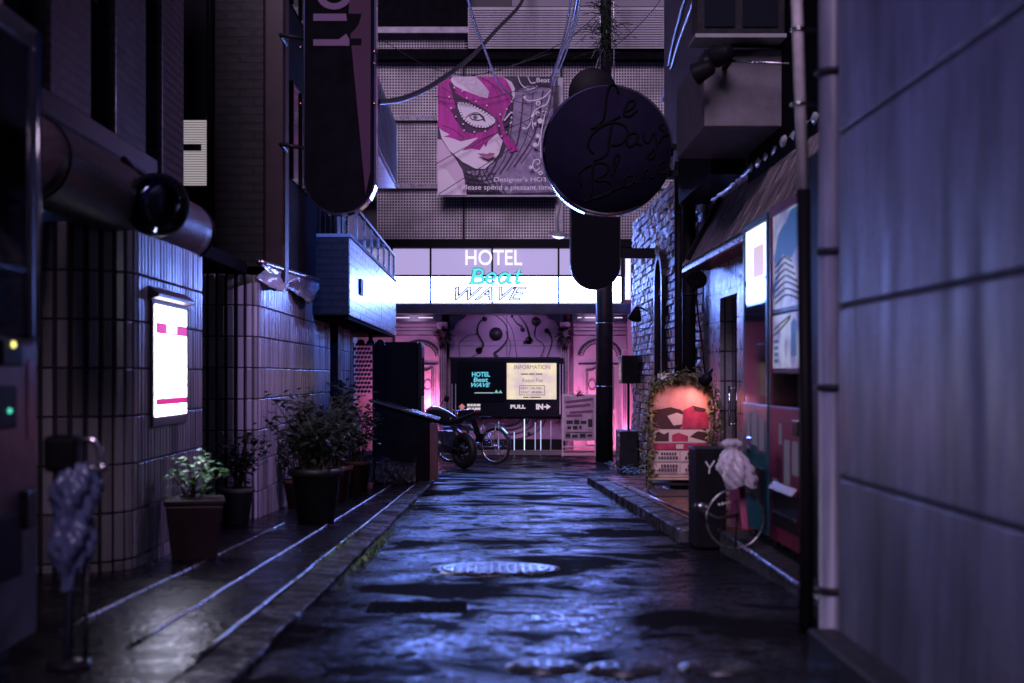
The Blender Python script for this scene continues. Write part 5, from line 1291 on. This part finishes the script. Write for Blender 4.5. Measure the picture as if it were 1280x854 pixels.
# ivy-framed menu board
Y = 14.2
t = thing('menu_board', at(850, 600, Y), 'lit menu board with food pictures framed by an ivy garland', 'menu board')
zb = zg(Y)+.105; lift = .0
def q(px, py, dy=0): p = at(px, py, Y); p.y = Y-dy; return p
b = MB(); b.prism([q(812,597), q(889,597), q(889,484)] + [q(850.5+38.5*math.cos(R(a)), 482-8*math.sin(R(a))) for a in range(12, 169, 12)] + [q(812,484)], (0,.05,0)); b.build('panel', mat('board_panel', (.42,.31,.29), .5, nscale=5, namt=.15), t, .004)
b = MB()
for px in (812, 887): b.box(ux(px,Y), ux(px+2,Y), Y+.01, Y+.05, zb, uz(597,Y)-.002); b.box(ux(px,Y), ux(px+2,Y), Y+.35, Y+.38, zb, zb+.35)
b.box(ux(812,Y), ux(889,Y), Y+.012, Y+.36, zb+.06, zb+.085); b.build('legs', M_dark, t)
MMp = [mat('menu_peach', (.52,.27,.24), .45, nscale=8, namt=.2), mat('menu_dark', (.05,.018,.02), .45), mat('menu_crimson', (.33,.03,.08), .45, nscale=9, namt=.5), mat('menu_cream', (.52,.42,.38), .45), mat('menu_text', (.06,.03,.05), .5)]
b = MB(); lv = [0]
def mp(mi, pts): lv[0] += 1; b.cur = mi; b.add([q(u, v, .003+.0006*lv[0]) for u, v in pts], [tuple(range(len(pts)))])
mp(0, [(816,536),(886,536),(886,486),(872,478),(850,474),(830,478),(816,486)])
mp(1, [(816,534),(816,513),(828,511),(838,509),(850,512),(862,520),(850,536),(826,536)])
mp(3, [(834,520),(846,516),(858,520),(856,530),(842,532)])
mp(2, [(854,513),(866,507),(882,511),(886,524),(886,536),(852,536)])
mp(1, [(866,507),(882,511),(884,516),(868,514)])
mp(3, [(816,553.5),(886,553.5),(886,537.5),(816,537.5)])
mp(1, [(818,552),(836,552),(836,540),(830,543),(824,540),(820,545)]); mp(2, [(840,552),(860,552),(860,545),(848,541),(840,544)]); mp(1, [(862,546),(884,552),(884,541),(872,539)])
mp(2, [(816,562),(886,562),(886,554.5),(816,554.5)]); mp(3, [(845,561),(854,561),(854,555.5),(845,555.5)])
mp(3, [(818,577),(849,577),(849,564),(818,564)]); mp(3, [(851,577),(886,577),(886,564),(851,564)]); mp(3, [(818,592),(849,592),(849,579),(818,579)]); mp(3, [(851,592),(886,592),(886,579),(851,579)])
for (ox, oy) in ((820,565.5),(853,565.5),(820,580.5),(853,580.5)):
    for r_ in range(2):
        u = ox + (3 if r_ else 6)
        while u < ox+26:
            w = random.choice((2.2, 2.6, 3.0)); mp(4, [(u, oy+5*r_+3.6), (u+w, oy+5*r_+3.6), (u+w, oy+5*r_), (u, oy+5*r_)]); u += w+.9
b.build('menu_print', MMp, t)
b = MB(); b.box(ux(811,Y), ux(890,Y), Y-.03, Y+.06, uz(600,Y), uz(597.5,Y)); b.build('bottom_rail', mat('board_wood', (.42,.28,.2), .4, nscale=9), t, .004)
b = MB(); path = [q(812,606), q(809,570), q(811,530), q(812,492), q(830,474), q(851,471), q(872,473), q(888,488), q(893,520), q(890,552), q(888,572)]
path = spline(path, 8)
vs_ = MB()
for p in path:
    for k in range(9):
        a = random.uniform(0,6.28); p2 = p + Vector((random.gauss(0,.032), -.05+random.gauss(0,.035), random.gauss(0,.032)))
        l = random.uniform(.035,.075); leaf(b, p2, (math.cos(a), random.uniform(-.7,.2), math.sin(a)), l, l*.36)
b.cur = 1
b.tube([p+Vector((0,-.04,0)) for p in path], .008, 5)
tag(b.build('ivy_garland', [mat('ivy_leaf', (.16,.17,.06), .38, nscale=16, namt=.55), M_stem]), 'ivy garland with small leaves wound round the lit menu board', 'garland')
t = thing('clip_lamp', at(884, 476, Y-.2), 'small black clip lamp shining on the menu board', 'lamp')
lp = at(883, 474, Y-.25)
b = MB(); b.lathe(lp, [(.02,-.06),(.045,-.04),(.065,.05),(.06,.052),(.001,.03)], 16, (-.55,.55,-.6)); b.build('shade', M_black, t)
b = MB(); b.tube(spline([lp+Vector((.03,-.02,.04)), lp+Vector((.08,.1,.1)), lp+Vector((.06,.24,.06)), q(886,482)+Vector((0,.03,0))], 4), .009, 6); b.build('arm', M_black, t)
b = MB(); b.sphere(lp+Vector((-.008,.008,-.008)), .022, 10, 6); b.build('bulb', emit('bulb_pink', (1.0,.75,.72), 8), t)
t = thing('sign_carton', (1.95, 14.6, zg(14.6)+.1), 'small pale box behind the top of the menu board', 'box')
b = MB(); b.box(ux(826,14.5), ux(837,14.5), 14.5, 14.8, uz(560,14.5), uz(467,14.5)); b.build('box_side', M_white, t, .005)
b = MB(); b.box(ux(837.4,14.5), ux(878,14.5), 14.5, 14.8, zg(14.5)+.1, uz(467,14.5)); b.build('box_front', mat('box_plum', (.14,.05,.09), .5), t, .005)
# two low wooden steps before the board
for k, (ya, yb, hh) in enumerate(((14.9, 15.7, .05), )):
    t = thing('door_mat', (1.9, 13.5, zg(13.5)+.1), 'dark wet door mat before the lit menu board', 'mat')
    b = MB(); b.box(1.52, 2.2, 13.2, 13.85, zg(13.5)+.085, zg(13.2)+.118); b.build('rubber_mat', M_rubber, t, .006)

# crate, hoop, bag, pink board by the vending machines
t = thing('crate', (1.32, 8.95, zg(8.95)), 'tall black box with a pale letter Y standing beside the vending machines', 'box')
Y = 8.8; xa, xb = ux(870,Y), ux(908,Y)
b = MB(); b.box(xa, xb, Y, Y+.34, zg(Y)+.012, uz(563,Y)); b.build('body', mat('crate_black', (.008,.007,.010), .6, nscale=6, spec=.08), t, .012)
b = MB(); b.box(xa-.006, xb+.006, Y-.006, Y+.346, uz(563,Y)+.001, uz(560.5,Y)); b.build('lid', M_dark, t, .004)
b = MB(); M_ = lambda u, v: Vector((ux(u,Y), Y-.006, uz(v,Y)))
for a_, c_ in (((882,577),(887,585)),((893,576),(887,585)),((887,585),(886,592))): b.bar(M_(*a_), M_(*c_), .008, .006, up=(0,1,0))
b.build('letter_mark', M_white, t)
Y = 7.75
t = thing('wheel_hoop', at(920, 663, Y), 'thin pale hoop wheel with a strapped crossbar leaning by the teal machine', 'wheel')
c = at(921, 627, Y); rr = 37/1778*Y; c.z = E-.945+rr+.006 ; c.x = ux(919,Y)
b = MB(); b.torus(c, Vector((-.15,1,.02)), rr, .0055, 56, 8); b.build('rim', M_steel, t)
b = MB(); b.tube([at(866,632,Y), c+Vector((-.10,-.012,.0)), c+Vector((.05,-.012,.03))], .011, 8); bar_ = b.build('crossbar', M_dark, t)
b = MB(); b.tube([at(868,632,Y)+Vector((0,-.002,0)), at(884,634,Y)+Vector((0,-.004,0))], .02, 10); b.build('grip', M_steel, bar_)
b = MB()
for k in range(7): b.obox(at(898+k*4.2, 630-k*.9, Y)+Vector((0,-.03,0)), (.006,0,0), (0,.002,0), (0,0,.005+.002*(k%2)))
b.build('strap_print', M_white, bar_)
b = MB(); b.tube([c+Vector((0,0,-rr)), c+Vector((.02,.02,rr))], .006, 6); b.build('spoke', M_dark, t)
t = thing('leaning_board', (1.42, 7.6, E-.945), 'thin magenta board leaning on the teal vending machine', 'board')
b = MB(); b.prism([at(928,662,7.62), at(936,663,7.62), at(929,580,7.75), at(921,580,7.75)], (.0, .35, .0)); b.build('board', mat('board_magenta', (.22,.012,.075), .4), t, .004)
t = thing('plastic_bag', (1.33, 7.9, E-.5), 'crumpled white plastic bag slumped on top of the hoop', 'bag')
b = MB(); vs = []; fs = []; nu, nv = 56, 30; cb = at(915, 572, 7.6)
for j in range(nv):
    v = j/(nv-1)
    if v < .22: rad = .02+.025*math.sin(v/.22*math.pi)
    else: rad = .022+.048*math.sin(min(1,(v-.22)/.78)*math.pi*.80)**.8
    for i in range(nu):
        a = 2*math.pi*i/nu; cr = .82+.38*abs(math.sin(3.5*a+5*v))+.22*abs(math.sin(6.5*a-9*v))+random.uniform(-.06,.06)
        vs.append((cb.x + rad*cr*math.cos(a)*(1+.1*v) + .07*(v-.2)*v, cb.y + rad*cr*math.sin(a)*.8, cb.z + .10 - .24*v + .03*math.sin(a)*v*v + .02*math.sin(3*a)*v))
for j in range(nv-1):
    for i in range(nu): fs.append((j*nu+i, j*nu+(i+1)%nu, (j+1)*nu+(i+1)%nu, (j+1)*nu+i))
fs.append(tuple((nv-1)*nu+i for i in range(nu)))
b.smooth = True; b.add(vs, fs); b.build('bag_body', mat('bag_film', (.48,.43,.52), .3, nscale=9, namt=.2), t)
b = MB(); b.torus((cb.x-.005, cb.y, cb.z+.05), (0,0,1), .024, .006, 16, 6); b.build('knot', mat('bag_film', (0,0,0)), t)

# ------------------------------------------------------------------ near left: vending machine and wrapped post
t = thing('vending_machine', (-1.8, 4.0, zg(4)), 'old vending machine at the lens side with dim drinks window and coin light', 'vending machine')
Xl = -1.47
b = MB(); b.box(-2.25, Xl-.11, 3.45, 4.62, zg(4.2)+.08, E+1.13); b.build('body', mat('vend_grey', (.20,.18,.21), .35, nscale=5, namt=.25), t, .02)
b = MB(); b.box(-2.2, Xl-.08, 3.5, 4.58, zg(4.2)+.02, zg(4.2)+.079); b.build('feet', M_rubber, t)
b = MB(); b.box(Xl-.109, Xl, 3.47, 4.60, zg(4.2)+.1, E+.12); b.box(Xl-.109, Xl, 3.47, 3.53, E+.121, E+1.05); b.box(Xl-.109, Xl, 4.54, 4.60, E+.121, E+1.05); b.box(Xl-.109, Xl, 3.47, 4.60, E+1.051, E+1.12)
dr = b.build('door', mat('vend_door', (.24,.19,.22), .32, nscale=6, namt=.3), t, .008)
b = MB(); b.box(Xl-.1085, Xl-.104, 3.535, 4.535, E+.125, E+1.045); b.build('display_back', emit('near_display', (.22,.24,.55), .5), t)
b = MB(); b.box(Xl-.006, Xl-.003, 3.535, 4.535, E+.125, E+1.045); b.build('glass_front', M_clear, t)
for k, zz in enumerate((E+.16, E+.46, E+.76)):
    b = MB(); b.box(Xl-.10, Xl-.012, 3.535, 4.535, zz-.03, zz); b.build('shelf_rail', M_chrome, t)
    can_row(t, Xl-.055, 3.56, 4.53, zz, 11, [BOT[(k+i) % 5] for i in range(5)], .026, .19)
b = MB(); b.tube([(Xl+.012, 4.57, E+.1), (Xl+.012, 4.57, E+1.1)], .010, 8); b.build('edge_trim', M_chrome, dr)
b = MB(); b.box(Xl+.0005, Xl+.02, 4.22, 4.40, E+.03, E+.11); cs = b.build('coin_slot', M_black, dr, .004)
b = MB(); b.sphere((Xl+.022, 4.30, E+.095), .010, 10, 6); b.build('amber_light', emit('amber', (.9,.8,.2), 2.2), cs)
b = MB(); b.box(Xl+.0005, Xl+.016, 4.18, 4.36, E-.16, E-.03); bt = b.build('bill_slot', M_black, dr, .01)
b = MB(); b.sphere((Xl+.018, 4.28, E-.105), .008, 10, 6); b.build('green_light', emit('green_led', (.1,.8,.55), 1.3), bt)
b = MB(); b.box(Xl+.0005, Xl+.012, 3.75, 4.42, E-.62, E-.42); b.build('delivery_flap', M_black, dr, .006)
b = MB(); b.box(Xl+.0005, Xl+.02, 4.44, 4.53, E-.48, E-.36); b.build('lock', M_dark, dr, .006)
b = MB(); b.box(Xl+.0004, Xl+.003, 4.50, 4.56, E-.2, E+.05); b.build('pink_reflection', mat('reflection_pink', (.5,.12,.25), .3), dr)  # pink strip painted in place of a reflection on the machine's edge

Y = 4.45
t = thing('parking_post', (ux(88,Y), Y, zg(Y)+.03), 'steel post with black lock head wrapped in a crumpled plastic bag', 'post')
pz = zg(Y)+.03; X0 = ux(86, Y)
b = MB(); b.tube([(X0-.005, Y, pz), (X0+.015, Y, E-.30), (X0+.02, Y, E-.22)], .015, 12); b.build('post', mat('post_blue_steel', (.35,.42,.6), .25, .9), t)
b = MB(); b.tube([(X0+.045, Y+.02, pz), (X0+.06, Y+.02, E-.32)], .008, 8); b.build('stay_rod', M_steel, t)
b = MB(); b.lathe((X0, Y, pz), [(.07,0),(.07,.01),(.02,.02)], 20); b.build('base_plate', M_dark, t)
b = MB(); b.box(X0-.07, X0+.035, Y-.05, Y+.05, E-.30, E-.185); b.build('lock_head', M_black, t, .02, 3)
b = MB(); b.tube(spline([(X0+.03, Y, E-.20), (X0+.075, Y, E-.20), (X0+.095, Y, E-.23), (X0+.095, Y, E-.285), (X0+.05, Y, E-.285)], 4), .010, 8); b.sphere((X0+.11, Y-.01, E-.285), .016, 10, 8); b.build('handle', M_chrome, t)
b = MB(); vs = []; fs = []; nu, nv = 48, 44
for j in range(nv):
    v = j/(nv-1); zc = E-.27 - .40*v; rad = .016 + .045*math.sin(math.pi*min(1, v*1.05+.06))**.8*(1-.2*v+.3*math.sin(11*v))
    for i in range(nu):
        a = 2*math.pi*i/nu; cr = .75+.45*abs(math.sin(2.5*a+7*v))+.3*abs(math.sin(5.5*a-15*v))+random.uniform(-.09,.09)
        vs.append((X0+.03-.03*v+rad*cr*math.cos(a), Y-.01+rad*cr*.8*math.sin(a), zc+random.uniform(-.005,.005)))
for j in range(nv-1):
    for i in range(nu): fs.append((j*nu+i, j*nu+(i+1)%nu, (j+1)*nu+(i+1)%nu, (j+1)*nu+i))
b.smooth = True; b.add(vs, fs)
tag(b.build('plastic_bag', mat('bag_grey', (.10,.12,.24), .25, nscale=8, namt=.3)), 'crumpled bluish plastic bag tied round the steel post', 'bag')

# ------------------------------------------------------------------ overhead cables
def cable(pts, r, label, m):
    P = [at(px, py, y) for px, py, y in pts]; b = MB(); b.tube(spline(P, 8), r, 6)
    return tag(b.build('overhead_cable', m), label, 'cable', 'overhead cables across the lane')
M_cb1 = mat('cable_black', (.012,.012,.015), .4); M_cb2 = mat('cable_sheath', (.38,.40,.50), .28)
cable([(470,128,14),(505,123,16),(545,104,19),(590,70,23),(620,38,26),(650,6,28),(662,-25,29)], .035, 'thickest black cable sagging up past the banner top', M_cb1)
cable([(580,-20,20),(592,25,22),(606,62,24),(622,102,27),(640,121,28.8)], .022, 'bluish cable dropping onto the top of the banner', M_cb2)
cable([(724,-20,18),(716,25,20),(703,65,23),(692,95,27),(690,112,28.9)], .026, 'brightest bluish cable of the bundle above the banner corner', M_cb2)
cable([(727,-20,19),(720,28,21),(706,70,24),(694,100,27),(692,118,28.9)], .016, 'thin bluish cable just beside the brightest one', M_cb2)
cable([(716,-20,19),(709,28,21),(697,75,24),(688,98,28.9)], .014, 'thin dark cable above the banner corner, left in its bundle', M_cb1)
cable([(874,-20,14),(862,15,15),(846,60,17),(832,110,20),(827,128,22)], .022, 'bluish sheathed cable running beside the round sign', M_cb2)
cable([(862,-20,14),(850,20,16),(838,70,18),(830,125,22)], .03, 'dark cable beside the bluish one by the round sign', M_cb1)
for pts, lb in ((((478,50,28.5),(540,85,28.6),(600,93,28.7),(690,66,28.8)), 'thin slack wire over the mesh above the banner'), (((545,205,29.0),(600,175,29.0),(660,150,29.0),(700,128,29.0)), 'thin wire slanting across the lower banner face'),
                (((540,120,29.0),(600,125,29.0),(660,110,29.0),(700,108,29.0)), 'thin wire crossing the mask on the banner'), (((548,243,29.0),(600,210,29.0),(640,185,29.0)), 'thin wire crossing the lower banner corner'),
                (((590,95,28.7),(640,82,28.7),(700,55,28.5),(745,20,27.2)), 'thin wire rising from the banner top to the pole'), (((766,60,27),(790,40,26),(820,8,25),(835,-20,24)), 'thin wire from the pole towards the upper right roof')):
    cable(pts, .008, lb, M_cb1)

# ------------------------------------------------------------------ light
def lamp(kind, name, loc, target, power, col, size=.1, spot=60, blend=.6):
    l = bpy.data.lights.new(name, kind); l.energy = power; l.color = col
    if kind == 'SPOT': l.spot_size = R(spot); l.spot_blend = blend; l.shadow_soft_size = size
    elif kind == 'AREA': l.size = size
    else: l.shadow_soft_size = size
    o = bpy.data.objects.new(name, l); C.objects.link(o); o.location = loc
    if target is not None: o.rotation_euler = (Vector(target)-Vector(loc)).to_track_quat('-Z', 'Y').to_euler()
    return o
# fill beams added at the floodlights, which look unlit
lamp('SPOT', 'flood_fill', (1.60, 11.25, E+2.40), (-1.5, 16.2, E+1.35), 1500, (.10,.22,1.0), .06, 42, 1.0)
lamp('SPOT', 'flood_fill_wall', (1.70, 11.35, E+2.50), (-1.9, 11.0, E+.3), 430, (.55,.38,1.0), .06, 100, 1.0)
# blue beam added below the street lamp's faintly lit head
lamp('SPOT', 'street_lamp_fill', tuple(lc+Vector((0,-.03,-.12))), (0.6, 19.0, zg(19)), 130, (.16,.26,1.0), .13, 150, .5)

# clip lamp on the menu board
lamp('SPOT', 'clip_lamp_beam', tuple(lp+Vector((-.06,.05,-.08))), (ux(846,14.2), 14.2, uz(552,14.2)), 9, (1.0,.36,.31), .03, 140, .7)
# pink fill lights added by the hotel doors, without fixtures
for px, py, yy, p in ((535, 505, 29.45, 36), (733, 520, 29.5, 42), (782, 545, 29.3, 32), (505, 500, 29.45, 34)):
    lamp('POINT', 'door_fill', tuple(at(px, py, yy)), None, p, (1.0,.28,.50), .05)

for px in (517, 633, 745):
    lamp('AREA', 'entrance_spill', (ux(px,29.3), 29.1, uz(393.5,29.3)), (ux(px,29.9), 29.9, uz(440,29.9)), 7, (.80,.52,1.0), .35)  # spill lights added to brighten the entrance below the cornice strips
lamp('SPOT', 'facing_wall_fill', (Xl-.004, 3.86, E+.62), (1.15, 3.9, E+.42), 78, (.26,.28,1.0), .12, 64, 1.0)  # spot added inside the drinks window to light the facing wall
lamp('SPOT', 'shop_front_fill', (1.93, 13.5, E+.84), (2.35, 13.3, E-.3), 24, (.50,.42,1.0), .05, 130, .7)  # fill spot added by the gooseneck lamp to light the tiled front
W = bpy.data.worlds.new('World'); sc.world = W; W.use_nodes = True
nt = W.node_tree; bg = nt.nodes['Background']
sky = nt.nodes.new('ShaderNodeTexSky'); sky.sky_type = 'NISHITA'; sky.sun_disc = False
sun_el, sun_az = R(38), R(200)
sky.sun_elevation = sun_el; sky.sun_rotation = sun_az
tint = nt.nodes.new('ShaderNodeMix'); tint.data_type = 'RGBA'; tint.blend_type = 'MULTIPLY'; tint.inputs['Factor'].default_value = 1
tint.inputs['B'].default_value = (.34, .24, 1.0, 1)
nt.links.new(sky.outputs['Color'], tint.inputs['A']); nt.links.new(tint.outputs['Result'], bg.inputs['Color'])
bg.inputs['Strength'].default_value = 0.014
s = bpy.data.lights.new('fill_sun', 'SUN'); s.energy = 2.2; s.angle = R(26); s.color = (.84, .63, .95)  # fill sun added to light the facade from behind the camera
so = bpy.data.objects.new('fill_sun', s); C.objects.link(so)
dv = Vector((-.19, -1, .8))      # towards the light: behind the camera, high, from the left
so.rotation_euler = dv.to_track_quat('Z', 'Y').to_euler()
so.location = (-6, -10, 12)

# ------------------------------------------------------------------ camera
cam = bpy.data.cameras.new('camera'); co = bpy.data.objects.new('camera', cam); C.objects.link(co)
co.location = (0, 0, E); co.rotation_euler = (R(90), 0, 0)
cam.sensor_width = 36; cam.lens = 50; cam.shift_x = 25/1280; cam.shift_y = -(427-470)/1280*1.0
cam.clip_start = .05; cam.clip_end = 500
cam.dof.use_dof = True; cam.dof.focus_distance = 19; cam.dof.aperture_fstop = 2.3
sc.camera = co
sc.view_settings.view_transform = 'Standard'; sc.view_settings.look = 'None'; sc.view_settings.exposure = 0; sc.view_settings.gamma = 1
sc.render.engine = 'CYCLES'
sc.cycles.use_denoising = True
sc.cycles.sample_clamp_indirect = 4
sc.cycles.max_bounces = 6; sc.cycles.diffuse_bounces = 3; sc.cycles.glossy_bounces = 3
sc.cycles.caustics_reflective = False; sc.cycles.caustics_refractive = False
